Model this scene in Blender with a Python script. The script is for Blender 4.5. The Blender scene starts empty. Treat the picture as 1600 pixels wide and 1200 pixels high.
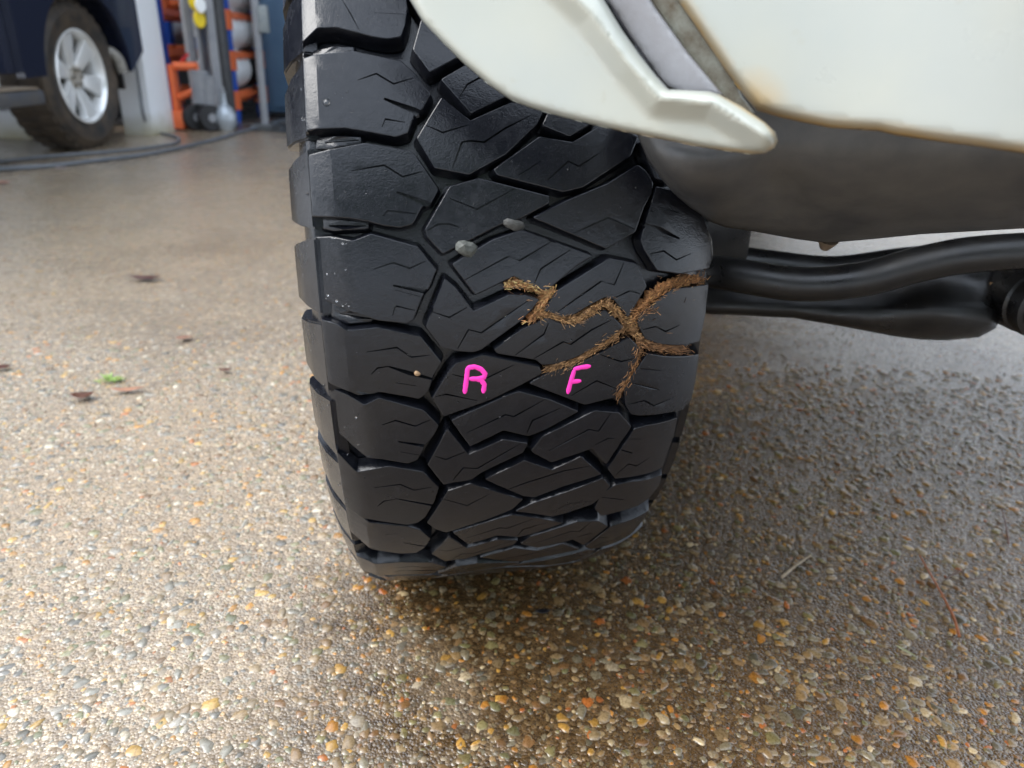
import bpy, bmesh, math, random
import numpy as np
from mathutils import Vector, Matrix
from mathutils.geometry import delaunay_2d_cdt
random.seed(7); rng = np.random.default_rng(7)
S = bpy.context.scene; COL = S.collection
PI = math.pi
# ------------------------------------------------------------ camera
CH = 0.6066; PITCH = math.radians(24.48); ROLL = math.radians(2.31); FPX = 1142.0
_f = Vector((0, math.cos(PITCH), -math.sin(PITCH))); _u = Vector((0, math.sin(PITCH), math.cos(PITCH))); _x = Vector((1, 0, 0))
_r = _x*math.cos(ROLL) + _u*math.sin(ROLL); _up = -_x*math.sin(ROLL) + _u*math.cos(ROLL)
cd = bpy.data.cameras.new('camera'); cam = bpy.data.objects.new('camera', cd); COL.objects.link(cam); S.camera = cam
cd.sensor_width = 36; cd.lens = 36*FPX/1600; cd.clip_start = 0.02; cd.clip_end = 300
m = Matrix.Identity(4)
for i in range(3): m[i][0], m[i][1], m[i][2] = _r[i], _up[i], -_f[i]
m[2][3] = CH; cam.matrix_world = m
cd.dof.use_dof = True; cd.dof.focus_distance = 0.56; cd.dof.aperture_fstop = 6.5
# ------------------------------------------------------------ world, sun, exposure
SUN_EL, SUN_AZ = math.radians(48), math.radians(-108)
W = bpy.data.worlds.new('World'); S.world = W; W.use_nodes = True
nt = W.node_tree; bg = nt.nodes['Background']
sky = nt.nodes.new('ShaderNodeTexSky'); sky.sky_type = 'NISHITA'; sky.sun_disc = False
sky.sun_elevation = SUN_EL; sky.sun_rotation = SUN_AZ; sky.air_density = 1.0; sky.dust_density = 4.0; sky.ozone_density = 1.0
hs = nt.nodes.new('ShaderNodeHueSaturation'); hs.inputs['Saturation'].default_value = 0.45
nt.links.new(sky.outputs[0], hs.inputs['Color']); mx = nt.nodes.new('ShaderNodeMix'); mx.data_type = 'RGBA'; mx.inputs[0].default_value = .75; mx.inputs[7].default_value = (6.4, 7.3, 8.6, 1)  # overcast veil
nt.links.new(hs.outputs[0], mx.inputs[6]); nt.links.new(mx.outputs[2], bg.inputs[0]); bg.inputs[1].default_value = 0.15
sl = bpy.data.lights.new('sun', 'SUN'); sl.energy = 1.5; sl.angle = math.radians(40); sl.color = (1, 0.98, 0.95)
so = bpy.data.objects.new('sun', sl); COL.objects.link(so)
sd = Vector((math.sin(SUN_AZ)*math.cos(SUN_EL), math.cos(SUN_AZ)*math.cos(SUN_EL), math.sin(SUN_EL)))
so.rotation_euler = sd.to_track_quat('Z', 'Y').to_euler()
S.view_settings.view_transform = 'Standard'; S.view_settings.look = 'None'; S.view_settings.gamma = 1
S.view_settings.exposure = 1.35
try: S.view_settings.use_curve_mapping = False
except Exception: pass

# ------------------------------------------------------------ helpers
def ray(px, py): return (_f*FPX + _r*(px-800) - _up*(py-600))
def at(px, py, Y):
    d = ray(px, py); t = Y/d.y; return Vector((d.x*t, Y, CH+d.z*t))
def ground(px, py, z=0.0):
    d = ray(px, py); t = (z-CH)/d.z; return Vector((d.x*t, d.y*t, z))
def link(name, me, mat=None, parent=None, smooth=False, sharp=None):
    o = bpy.data.objects.new(name, me); COL.objects.link(o)
    if mat: me.materials.append(mat)
    if parent: o.parent = parent
    if smooth:
        me.shade_smooth()
        if sharp: me.set_sharp_from_angle(angle=math.radians(sharp))
    return o
def tag(o, label=None, cat=None, group=None, kind=None):
    if label: o['label'] = label
    if cat: o['category'] = cat
    if group: o['group'] = group
    if kind: o['kind'] = kind
    return o
def empty(name, loc, label, cat, group=None, rz=0):
    o = bpy.data.objects.new(name, None); COL.objects.link(o); o.location = loc; o.rotation_euler = (0, 0, rz); o.empty_display_size = .1
    return tag(o, label, cat, group)
def pydata(name, V, Fc):
    me = bpy.data.meshes.new(name); me.from_pydata([tuple(v) for v in V], [], Fc); me.update(); return me
class MB:
    """collects simple solids in one mesh"""
    def __init__(s): s.v = []; s.f = []
    def add(s, V, Fc):
        n = len(s.v); s.v += [Vector(v) for v in V]; s.f += [tuple(i+n for i in f) for f in Fc]; return s
    def box(s, a, b, M=None):
        V = [Vector((x, y, z)) for x in (a[0], b[0]) for y in (a[1], b[1]) for z in (a[2], b[2])]
        if M: V = [M @ v for v in V]
        return s.add(V, [(0,1,3,2),(4,6,7,5),(0,4,5,1),(2,3,7,6),(0,2,6,4),(1,5,7,3)])
    def tube(s, pts, rad, n=12, cap=True):
        pts = [Vector(p) for p in pts]; k = len(pts)
        if not hasattr(rad, '__len__'): rad = [rad]*k
        V = []; up = None
        for i, p in enumerate(pts):
            d = (pts[min(i+1, k-1)] - pts[max(i-1, 0)]).normalized()
            if up is None: up = Vector((0,0,1)) if abs(d.z) < .9 else Vector((1,0,0))
            x = d.cross(up).normalized(); up = x.cross(d).normalized()
            for j in range(n):
                a = 2*PI*j/n; V.append(p + (x*math.cos(a)+up*math.sin(a))*rad[i])
        F = [(i*n+j, i*n+(j+1)%n, (i+1)*n+(j+1)%n, (i+1)*n+j) for i in range(k-1) for j in range(n)]
        if cap: F += [tuple(range(n-1, -1, -1)), tuple((k-1)*n+j for j in range(n))]
        return s.add(V, F)
    def lathe(s, prof, M=None, n=32, closed=False):
        """prof: (x along axis, r)"""
        V = []
        for x, r in prof:
            for j in range(n):
                a = 2*PI*j/n; v = Vector((x, r*math.cos(a), r*math.sin(a))); V.append(M @ v if M else v)
        k = len(prof); R = range(k if closed else k-1)
        F = [(i*n+j, i*n+(j+1)%n, ((i+1)%k)*n+(j+1)%n, ((i+1)%k)*n+j) for i in R for j in range(n)]
        if not closed:
            F += [tuple(range(n-1, -1, -1)), tuple((k-1)*n+j for j in range(n))]
        return s.add(V, F)
    def build(s, name, mat, parent=None, smooth=False, bevel=0, sharp=35):
        me = pydata(name, s.v, s.f)
        bm = bmesh.new(); bm.from_mesh(me); bmesh.ops.recalc_face_normals(bm, faces=bm.faces)
        if bevel:
            bmesh.ops.bevel(bm, geom=[e for e in bm.edges if e.calc_face_angle(0) > .6], offset=bevel, segments=2, affect='EDGES', profile=.6)
        bm.to_mesh(me); bm.free()
        return link(name, me, mat, parent, smooth or bevel > 0, sharp)
def catmull(P, n=6):
    P = [Vector(p) for p in P]; out = []
    for i in range(len(P)-1):
        a, b, c, d = P[max(i-1,0)], P[i], P[i+1], P[min(i+2,len(P)-1)]
        for j in range(n):
            t = j/n; out.append(.5*((2*b)+(c-a)*t+(2*a-5*b+4*c-d)*t*t+(3*b-a-3*c+d)*t**3))
    out.append(P[-1]); return out

# ------------------------------------------------------------ materials
def mat(name, color, rough=.5, metal=0, coat=0, coat_rough=.1, spec=.5, **k):
    M = bpy.data.materials.new(name); M.use_nodes = True; b = M.node_tree.nodes['Principled BSDF']
    b.inputs['Base Color'].default_value = (*color, 1); b.inputs['Roughness'].default_value = rough
    b.inputs['Metallic'].default_value = metal; b.inputs['Coat Weight'].default_value = coat
    b.inputs['Coat Roughness'].default_value = coat_rough; b.inputs['Specular IOR Level'].default_value = spec
    return M
class N:
    def __init__(s, M): s.t = M.node_tree; s.b = s.t.nodes['Principled BSDF']
    def n(s, typ, **k):
        x = s.t.nodes.new(typ)
        for a, v in k.items():
            if a.startswith('i_'):
                key = a[2:]; key = int(key) if key.isdigit() else key.replace('_', ' ')
                x.inputs[key].default_value = v
            else: setattr(x, a, v)
        return x
    def l(s, a, b): s.t.links.new(a, b)
    def co(s, scale=None):
        tc = s.n('ShaderNodeTexCoord'); return tc.outputs['Object']
    def noise(s, scale, detail=4, rough=.55, vec=None, dist=0):
        x = s.n('ShaderNodeTexNoise'); x.inputs['Scale'].default_value = scale; x.inputs['Detail'].default_value = detail
        x.inputs['Roughness'].default_value = rough; x.inputs['Distortion'].default_value = dist
        s.l(vec or s.co(), x.inputs['Vector']); return x.outputs['Fac']
    def ramp(s, fac, stops):
        x = s.n('ShaderNodeValToRGB'); s.l(fac, x.inputs[0]); e = x.color_ramp.elements
        while len(e) < len(stops): e.new(.5)
        for el, (p, c) in zip(e, stops):
            el.position = p; el.color = (*c, 1) if hasattr(c, '__len__') else (c, c, c, 1)
        return x.outputs[0]
    def mix(s, fac, a, b, typ='MIX'):
        x = s.n('ShaderNodeMix', data_type='RGBA', blend_type=typ)
        for v, i in ((fac, 0), (a, 6), (b, 7)):
            if hasattr(v, 'default_value'): s.l(v, x.inputs[i])
            elif hasattr(v, '__len__'): x.inputs[i].default_value = (*v, 1)
            else: x.inputs[i].default_value = v
        return x.outputs[2]
    def math(s, op, a, b=0, c=0):
        x = s.n('ShaderNodeMath', operation=op)
        for v, i in ((a, 0), (b, 1), (c, 2)):
            if hasattr(v, 'default_value'): s.l(v, x.inputs[i])
            else: x.inputs[i].default_value = v
        return x.outputs[0]
    def bump(s, h, strength=.3, dist=.001, inp='Normal', prev=None):
        x = s.n('ShaderNodeBump'); x.inputs['Strength'].default_value = strength; x.inputs['Distance'].default_value = dist
        s.l(h, x.inputs['Height'])
        if prev: s.l(prev, x.inputs['Normal'])
        s.l(x.outputs[0], s.b.inputs[inp]); return x.outputs[0]
    def set(s, name, v): s.l(v, s.b.inputs[name])

def rubber_mat(name, dust=.0):
    M = mat(name, (.012, .012, .014), .35, coat=0, spec=.42); n = N(M)
    big = n.noise(22, 3); fine = n.noise(900, 3, .7); mid = n.noise(140, 5, .65)
    spk = n.ramp(n.noise(1500, 2, .8), [(.66, 0), (.74, 1)])
    c = n.mix(n.ramp(mid, [(.35, 0), (.75, 1)]), (.0040, .0046, .0070), (.0095, .0102, .0135))
    c = n.mix(n.math('MULTIPLY', spk, .6), c, (.09, .085, .08)); n.set('Base Color', c)
    n.set('Roughness', n.ramp(n.math('ADD', n.math('MULTIPLY', big, .55), n.math('MULTIPLY', mid, .45)), [(.36, .05), (.5, .13), (.66, .32)]))
    b0 = n.bump(n.noise(420, 3, .7), .35, .0004); b1 = n.bump(mid, .25, .0009, prev=b0); n.bump(fine, .45, .0003, prev=b1)
    return M
RUB = rubber_mat('wet_rubber')
M_floor = rubber_mat('groove_rubber')
WHITE = None
def paint_mat():
    M = mat('cream_white_paint', (.7, .7, .62), .28, coat=.8, coat_rough=.16); n = N(M)
    at_ = n.n('ShaderNodeAttribute', attribute_name='grime').outputs['Fac']
    no = n.noise(38, 5, .6); no2 = n.noise(9, 4)
    tone = n.mix(n.ramp(no2, [(.3, 0), (.7, 1)]), (.355, .385, .37), (.41, .42, .365))
    sp = n.ramp(n.noise(75, 2, .4), [(.70, 0), (.78, 1)]); tone = n.mix(n.math('MULTIPLY', sp, .22), tone, (.33, .30, .22))
    g = n.math('MULTIPLY', at_, n.math('ADD', .45, n.math('MULTIPLY', no, 1.1)))
    g1 = n.ramp(g, [(.12, 0), (.75, 1)]); c = n.mix(g1, tone, (.48, .30, .09))
    g2 = n.ramp(g, [(.78, 0), (1, 1)]); c = n.mix(g2, c, (.10, .06, .03)); n.set('Base Color', c)
    n.set('Roughness', n.ramp(no, [(.3, .26), (.7, .42)])); n.bump(n.noise(400, 3), .05, .0005)
    return M
WHITE = paint_mat()
def plastic_mat(name, a, b, r0=.3, r1=.5, sc=30):
    M = mat(name, a, .4); n = N(M); no = n.noise(sc, 6, .65); n.set('Base Color', n.mix(n.ramp(no, [(.35, 0), (.68, 1)]), a, b))
    sp = n.noise(sc*12, 3, .7); n.set('Roughness', n.ramp(n.noise(sc*.6, 4), [(.35, r0), (.65, r1)])); n.bump(sp, .25, .0006); return M
LINER = plastic_mat('grey_plastic', (.036, .038, .042), (.088, .085, .080), .28, .55, 16)
BLACKM = plastic_mat('black_steel', (.005, .005, .006), (.015, .0135, .012), .22, .5, 40)
TRIM = plastic_mat('lilac_grey_plastic', (.27, .275, .295), (.22, .215, .225), .3, .45)
CHAN = plastic_mat('dirty_seal', (.30, .31, .27), (.10, .065, .03), .4, .6, 55)
PINK = mat('pink_paint_marker', (1, .04, .46), .6)
STEEL = plastic_mat('dusty_steel', (.16, .15, .14), (.28, .26, .22), .3, .5, 60)
RUST = plastic_mat('rusty_steel', (.15, .08, .04), (.28, .17, .08), .5, .8, 200)

# ground ---------------------------------------------------------
def shade_damp_mask(n, P):
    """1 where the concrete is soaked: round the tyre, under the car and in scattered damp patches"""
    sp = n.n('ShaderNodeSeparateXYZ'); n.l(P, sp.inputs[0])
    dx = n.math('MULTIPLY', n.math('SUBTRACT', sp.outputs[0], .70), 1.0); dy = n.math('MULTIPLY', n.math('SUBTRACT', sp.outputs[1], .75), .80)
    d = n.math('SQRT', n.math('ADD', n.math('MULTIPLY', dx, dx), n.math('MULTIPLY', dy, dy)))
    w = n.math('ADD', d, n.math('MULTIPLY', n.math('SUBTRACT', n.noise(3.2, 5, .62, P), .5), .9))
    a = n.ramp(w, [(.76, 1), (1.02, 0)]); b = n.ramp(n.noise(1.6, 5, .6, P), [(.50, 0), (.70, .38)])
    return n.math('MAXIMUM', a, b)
def ground_mat():
    M = mat('exposed_aggregate_concrete', (.3, .26, .2), .4); n = N(M)
    P = n.n('ShaderNodeNewGeometry').outputs['Position']
    v = n.n('ShaderNodeTexVoronoi', feature='F1'); v.inputs['Scale'].default_value = 115; n.l(P, v.inputs['Vector'])
    v2 = n.n('ShaderNodeTexVoronoi', feature='F1'); v2.inputs['Scale'].default_value = 330; n.l(P, v2.inputs['Vector'])
    big = n.noise(1.1, 4, .6, P); mid = n.noise(9, 5, .6, P); fine = n.noise(520, 3, .7, P)
    sep = n.n('ShaderNodeSeparateColor'); n.l(v.outputs['Color'], sep.inputs[0])
    pal = n.ramp(sep.outputs[0], [(0, (.20, .15, .09)), (.18, (.33, .25, .15)), (.34, (.15, .145, .13)), (.5, (.30, .27, .21)), (.64, (.42, .24, .08)), (.75, (.24, .23, .20)), (.86, (.5, .44, .32)), (1, (.12, .10, .08))])
    sep2 = n.n('ShaderNodeSeparateColor'); n.l(v2.outputs['Color'], sep2.inputs[0])
    pal2 = n.ramp(sep2.outputs[0], [(0, (.075, .050, .028)), (.3, (.15, .108, .065)), (.6, (.22, .165, .105)), (.8, (.10, .08, .06)), (1, (.34, .28, .20))])
    mask = n.ramp(v.outputs['Distance'], [(.30, 1), (.42, 0)])
    on = n.math('MULTIPLY', mask, n.ramp(sep.outputs[1], [(.35, 0), (.45, 1)]))
    c = n.mix(on, pal2, pal)
    c = n.mix(n.math('MULTIPLY', n.ramp(big, [(.42, 0), (.62, 1)]), .45), c, (.24, .16, .08))
    c = n.mix(n.math('MULTIPLY', n.ramp(mid, [(.5, 0), (.75, 1)]), .35), c, (.12, .085, .05))
    shade_damp = shade_damp_mask(n, P); st1 = n.noise(55, 5, .75, P); c = n.mix(1.0, c, n.ramp(st1, [(.3, .55), (.5, .9), (.7, 1.5)]), 'MULTIPLY')
    c = n.mix(shade_damp, n.mix(.25, n.mix(1.0, c, (1.80, 1.78, 1.76), 'MULTIPLY'), (.32, .29, .25)), n.mix(1.0, c, (.44, .34, .215), 'MULTIPLY')); n.set('Base Color', c); n.l(n.ramp(shade_damp, [(0, .8), (1, 1)]), n.b.inputs['Coat Weight']); n.l(n.ramp(shade_damp, [(0, .20), (1, .12)]), n.b.inputs['Coat Roughness']); n.b.inputs['Coat IOR'].default_value = 1.5  # sky sheen painted paler off the mask, car's shade painted darker on it
    n.set('Roughness', n.ramp(n.math('ADD', n.math('MULTIPLY', mid, .6), n.math('MULTIPLY', fine, .4)), [(.36, .10), (.6, .32)]))
    hgt = n.math('ADD', n.math('MULTIPLY', v2.outputs['Distance'], -1.0), n.math('MULTIPLY', on, .35))
    b1 = n.bump(hgt, .6, .0020); b2 = n.bump(fine, .4, .0006, prev=b1); n.l(b2, n.b.inputs['Coat Normal'])
    return M
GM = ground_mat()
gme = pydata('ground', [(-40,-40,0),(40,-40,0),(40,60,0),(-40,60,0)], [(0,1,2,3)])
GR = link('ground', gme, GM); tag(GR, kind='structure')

def pebble_mat():
    M = mat('wet_pebble', (.3, .3, .3), .2, coat=.6, coat_rough=.2); n = N(M)
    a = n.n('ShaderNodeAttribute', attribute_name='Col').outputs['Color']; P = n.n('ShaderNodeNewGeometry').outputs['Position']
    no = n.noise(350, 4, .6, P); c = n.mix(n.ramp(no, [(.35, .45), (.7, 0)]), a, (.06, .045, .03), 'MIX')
    shade_damp = shade_damp_mask(n, P); c = n.mix(shade_damp, n.mix(.18, n.mix(1.0, c, (1.4, 1.36, 1.3), 'MULTIPLY'), (.24, .205, .16)), n.mix(1.0, c, (.92, .74, .50), 'MULTIPLY')); n.set('Base Color', c); n.set('Roughness', n.ramp(no, [(.3, .16), (.7, .42)])); n.bump(n.noise(900, 2, .6, P), .3, .0004); return M  # same painted sheen and car shade as the concrete, carried onto the pebbles
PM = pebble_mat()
PAL = .80*np.array([(.33,.25,.15),(.26,.21,.14),(.36,.34,.30),(.21,.21,.185),(.145,.15,.145),(.095,.10,.09),(.48,.24,.05),(.50,.32,.09),(.42,.15,.04),(.23,.23,.13),(.17,.19,.11),(.60,.55,.44),(.28,.20,.12),(.24,.24,.21),(.20,.12,.06),(.32,.27,.19)])
PW = np.array([12,12,7,9,7,5,6,6,3,7,5,3,10,8,7,8.]); PW /= PW.sum()
def pebble_mesh(name, pos, rad, nseg, two):
    """pebbles bedded in the concrete: irregular flat domes"""
    n = len(pos); ang = rng.uniform(0, 2*PI, (n,1)) + np.arange(nseg)[None]*2*PI/nseg
    k = rng.uniform(.66, 1.28, (n, nseg)); asp = rng.uniform(.5, 1, (n,1)); rot = rng.uniform(0, 2*PI, (n,1))
    ex = np.cos(ang)*k; ey = np.sin(ang)*k*asp
    X = (ex*np.cos(rot)-ey*np.sin(rot))*rad[:,None]; Y = (ex*np.sin(rot)+ey*np.cos(rot))*rad[:,None]
    h = np.minimum(rad*rng.uniform(.05, .2, n), .0012)
    tx = rng.uniform(-.12,.12,(n,1)); ty = rng.uniform(-.12,.12,(n,1))
    rings = [(1.0, -0.05*rad[:,None]-.0003+0*X)]
    if two: rings.append((.72, h[:,None]*rng.uniform(.7,1.05,(n,nseg)) + (X*tx+Y*ty)*.6))
    V = []
    for sc, z in rings: V.append(np.stack([pos[:,0:1]+X*sc, pos[:,1:2]+Y*sc, z+0*X], -1))
    apex = np.stack([pos[:,0], pos[:,1], h*1.05], -1)[:,None]
    A = np.concatenate(V+[apex], 1); m_ = A.shape[1]; base = (np.arange(n)*m_)[:,None]
    j = np.arange(nseg); j2 = (j+1)%nseg; tri = []
    if two:
        tri.append(np.stack([j, j2, j2+nseg], -1)); tri.append(np.stack([j, j2+nseg, j+nseg], -1)); o = nseg
    else: o = 0
    tri.append(np.stack([j+o, j2+o, np.full(nseg, m_-1)], -1)); T = np.concatenate(tri)
    Fc = (T[None]+base[:,:,None]).reshape(-1, 3)
    me = bpy.data.meshes.new(name); me.vertices.add(n*m_); me.vertices.foreach_set('co', A.reshape(-1).astype(np.float32))
    me.loops.add(len(Fc)*3); me.loops.foreach_set('vertex_index', Fc.reshape(-1).astype(np.int32))
    me.polygons.add(len(Fc)); me.polygons.foreach_set('loop_start', (np.arange(len(Fc))*3).astype(np.int32))
    me.update(calc_edges=True); me.polygons.foreach_set('use_smooth', np.ones(len(Fc), bool))
    c = PAL[rng.choice(len(PAL), n, p=PW)]*rng.uniform(.75, 1.25, (n,1)); c = np.clip(c, 0, .8)
    cc = np.repeat(np.concatenate([c, np.ones((n,1))], 1)[:,None], m_, 1).astype(np.float32); cc[:, :nseg, :3] *= .5  # ring at the foot darkened: crevice shade painted into the vertex colour
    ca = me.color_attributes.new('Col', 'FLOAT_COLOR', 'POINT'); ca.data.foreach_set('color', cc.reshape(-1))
    me.validate(); return me
def scatter(y0, y1, per_cm2):
    """even scatter over the strip of ground between two distances in front of the wheel, spread wide enough for a step aside"""
    hw0, hw1 = .82*y0+.25, .82*y1+.25; area = (hw0+hw1)*(y1-y0)*1e4; n = int(area*per_cm2)
    y = rng.uniform(y0, y1, n*2); hw = .82*y+.25; keep = rng.uniform(0, hw1, n*2) < hw; y = y[keep][:n]; hw = .82*y+.25
    return np.stack([rng.uniform(-1, 1, len(y))*hw, y], -1)
def sized(n, lo, hi): return lo + (hi-lo)*rng.uniform(0,1,n)**1.5
sets = []
p = scatter(.30, 1.5, .30); sets.append(('a', p, sized(len(p), .0048, .0100), 9, True))
p = scatter(.30, 1.4, 1.1); sets.append(('b', p, sized(len(p), .0024, .0050), 7, True))
p = scatter(.30, 1.1, 1.6); sets.append(('c', p, sized(len(p), .0010, .0022), 6, False))
p = scatter(1.5, 3.2, .30); sets.append(('d', p, sized(len(p), .0045, .0110), 6, False))
p = scatter(3.2, 5.0, .14); sets.append(('e', p, sized(len(p), .008, .0150), 6, False))
# the largest near ones are single pieces, the rest one mass
allp, allr = sets[0][1], sets[0][2]
dist = np.hypot(allp[:,0], allp[:,1]-.1); vis = (np.abs(allp[:,0]) < .72*allp[:,1]+.02) & (allp[:,1] > .42)
score = np.where(vis, allr/dist, 0); big = np.argsort(-score)[:300]
for k, i in enumerate(big):
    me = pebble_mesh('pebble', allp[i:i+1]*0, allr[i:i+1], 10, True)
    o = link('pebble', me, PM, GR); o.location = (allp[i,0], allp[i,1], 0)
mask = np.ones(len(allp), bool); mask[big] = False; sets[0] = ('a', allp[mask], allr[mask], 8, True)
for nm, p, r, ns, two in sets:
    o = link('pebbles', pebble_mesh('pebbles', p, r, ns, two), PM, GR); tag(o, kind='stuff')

# ------------------------------------------------------------ the tyre
R = .40; WS = .1471; YAW = .1575; CAMB = .0325; DL, DR = .0027, .0332
TC = Vector((-.0497, .8911, .3975))
TM = Matrix.Translation(TC) @ Matrix.Rotation(YAW, 4, 'Z') @ Matrix.Rotation(-CAMB, 4, 'Y')
TI = TM.inverted()
def prof(s):
    q = s/WS; return R - (DL if s < 0 else DR)*abs(q)**4*(1 if abs(q) < 1.2 else 1.2**4/abs(q)**4)
CL = TI @ Vector((0, 0, CH))
def unproj(px, py):
    """where a sight line meets the tyre's tread surface: (angle, across)"""
    d = (TI.to_3x3() @ ray(px, py)).normalized(); best = None; prev = None
    t0 = .25
    for i in range(260):
        t = t0 + i*.003; P = CL + d*t; f = math.hypot(P.y, P.z) - prof(P.x)
        if best is None or f < best[0]: best = (f, t)
        if f < 0: break
    t = best[1]
    if best[0] < 0:
        a, b = t-.003, t
        for _ in range(16):
            c = (a+b)/2; P = CL+d*c
            if math.hypot(P.y, P.z) < prof(P.x): b = c
            else: a = c
        t = b
    P = CL + d*t
    return math.atan2(P.z, -P.y), max(-WS, min(WS+.004, P.x))
def surf(th, s, depth=0, chs=None, slope=.42):
    r = prof(s) - depth
    if chs is not None and s < chs: r -= (chs-s)*slope
    return (s, -r*math.cos(th), r*math.sin(th))
def area2(P): return sum(P[i][0]*P[(i+1)%len(P)][1]-P[(i+1)%len(P)][0]*P[i][1] for i in range(len(P)))/2
def offset(P, d):
    """miter offset, + = inward for CCW"""
    out = []; n = len(P)
    for i in range(n):
        a, b, c = P[i-1], P[i], P[(i+1)%n]
        e1 = (b-a); e2 = (c-b)
        if e1.length < 1e-9 or e2.length < 1e-9: out.append(b.copy()); continue
        e1.normalize(); e2.normalize(); n1 = Vector((-e1.y, e1.x)); n2 = Vector((-e2.y, e2.x)); m_ = n1+n2
        if m_.length < .3: m_ = n1
        m_ = m_.normalized(); k = d/max(.45, m_.dot(n1)); out.append(b+m_*k)
    return out
def inside(p, P):
    c = False; n = len(P); x, y = p
    for i in range(n):
        a, b = P[i], P[i-1]
        if (a[1] > y) != (b[1] > y) and x < (b[0]-a[0])*(y-a[1])/(b[1]-a[1])+a[0]: c = not c
    return c
def round_poly(P, cut, step):
    Q = []; n = len(P)
    for i in range(n):
        a, b, c = P[i-1], P[i], P[(i+1)%n]; l1 = (a-b).length; l2 = (c-b).length; k = min(cut, l1*.33, l2*.33)
        p0 = b+(a-b).normalized()*k; p2 = b+(c-b).normalized()*k; Q += [p0, (p0+2*b+p2)/4, p2]
    out = []
    for i in range(len(Q)):
        a, b = Q[i], Q[(i+1)%len(Q)]; L = (b-a).length; m_ = max(1, int(math.ceil(L/step)))
        for j in range(m_): out.append(a+(b-a)*(j/m_))
    return out
def strip(P, w):
    L, Rr = [], []
    for i, p in enumerate(P):
        d = (P[min(i+1, len(P)-1)]-P[max(i-1, 0)]).normalized(); nn = Vector((-d.y, d.x))*w/2
        ww = .35 if i in (0, len(P)-1) else 1
        L.append(p+nn*ww); Rr.append(p-nn*ww)
    return L+Rr[::-1]
def block_mesh(poly, sipes, ch=None, depth=.0105, top=0.0, step=.0028, bev=.0009):
    P = [Vector((th*R, s)) for th, s in poly]
    if area2(P) < 0: P.reverse()
    P = offset(round_poly(P, .0010, step), -.0005)
    strips = [([Vector((th*R, s)) for th, s in pl], w, d) for pl, w, d in sipes]
    SP = [(strip(pl, w), d) for pl, w, d in strips]
    wob = [(random.uniform(-1,1), random.uniform(-1,1)) for _ in range(4)]
    loops = [(offset(P, -.0022), depth+.002), (offset(P, -.0012), depth*.55), (P, bev), (offset(P, bev*.32), bev*.3), (offset(P, bev*1.05), 0)]
    V = []; F = []; n = len(P)
    def put(p, d): V.append(surf(p.x/R, p.y, d+top, ch)); return len(V)-1
    def din(p):
        for q, d in SP:
            if inside(p, q): return d
        return None
    idx = []
    for k, (L, d) in enumerate(loops[:-1]):
        row = []
        for p in L:
            dd = din(p) if k >= 2 else None
            jp = p + Vector((random.gauss(0, .00006), random.gauss(0, .00006))) if k >= 2 else p
            row.append(put(jp, max(d, dd) if dd is not None else d))
        idx.append(row)
    inner = loops[-1][0]
    pts = [p.copy() for p in inner]; edges = [(i, (i+1) % n) for i in range(n)]
    for q, d in SP:
        b0 = len(pts); pts += [p.copy() for p in q]; edges += [(b0+i, b0+(i+1) % len(q)) for i in range(len(q))]
    xs = [p.x for p in inner]; ys = [p.y for p in inner]; g = .006
    x = min(xs)+g/2
    while x < max(xs):
        y = min(ys)+g/2
        while y < max(ys):
            q = Vector((x, y))
            if inside(q, inner) and min((q-p).length for p in pts) > .0022: pts.append(q)
            y += g
        x += g
    vo, eo, fo, ov, oe, of = delaunay_2d_cdt(pts, edges, [], 0, 1e-7)
    topi = {}; lowi = {}; first = {}
    for i, src in enumerate(ov):
        for s_ in src:
            if s_ < n: first[s_] = i
    def T(i):
        if i not in topi: topi[i] = put(vo[i], 0)
        return topi[i]
    def B(i, d):
        if i not in lowi: lowi[i] = put(vo[i], d)
        return lowi[i]
    kind = {}; efs = {}
    for fi, f in enumerate(fo):
        c = (vo[f[0]]+vo[f[1]]+vo[f[2]])/3
        if not inside(c, inner): continue
        d = din(c); kind[fi] = d
        for a in range(3):
            e = (f[a], f[(a+1) % 3]); efs[e] = fi
        if d is None: F.append(tuple(T(i) for i in f))
        else: F.append(tuple(B(i, d) for i in f))
    for (a, b), fi in efs.items():
        if kind[fi] is None and (b, a) in efs and kind[efs[(b, a)]] is not None:
            d = kind[efs[(b, a)]]; F.append((T(b), T(a), B(a, d), B(b, d)))
    last = []
    for i in range(n):
        c = first.get(i)
        if c is None: last.append(put(inner[i], 0)); continue
        last.append(topi.get(c, lowi.get(c)) if (c in topi or c in lowi) else put(inner[i], 0))
    idx.append(last)
    for k in range(len(idx)-1):
        a, b = idx[k], idx[k+1]
        for i in range(n):
            j = (i+1) % n; F.append((a[i], a[j], b[j], b[i]))
    F = [f for f in F if len(set(f)) == len(f)]
    me = pydata('tread_block', V, F)
    bm = bmesh.new(); bm.from_mesh(me); bmesh.ops.remove_doubles(bm, verts=bm.verts, dist=1e-6); bmesh.ops.recalc_face_normals(bm, faces=bm.faces)
    bm.to_mesh(me); bm.free(); return me

CAR = empty('off_road_car', (TC.x, TC.y, 0), 'cream white off-road car whose front wheel fills the foreground, bumper and flare above it', 'car')
CAR.rotation_euler = (0, 0, 0)
def carkid(o):
    mw = o.matrix_world.copy(); o.parent = CAR; o.matrix_parent_inverse = Matrix.Translation(-CAR.location); return o
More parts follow.
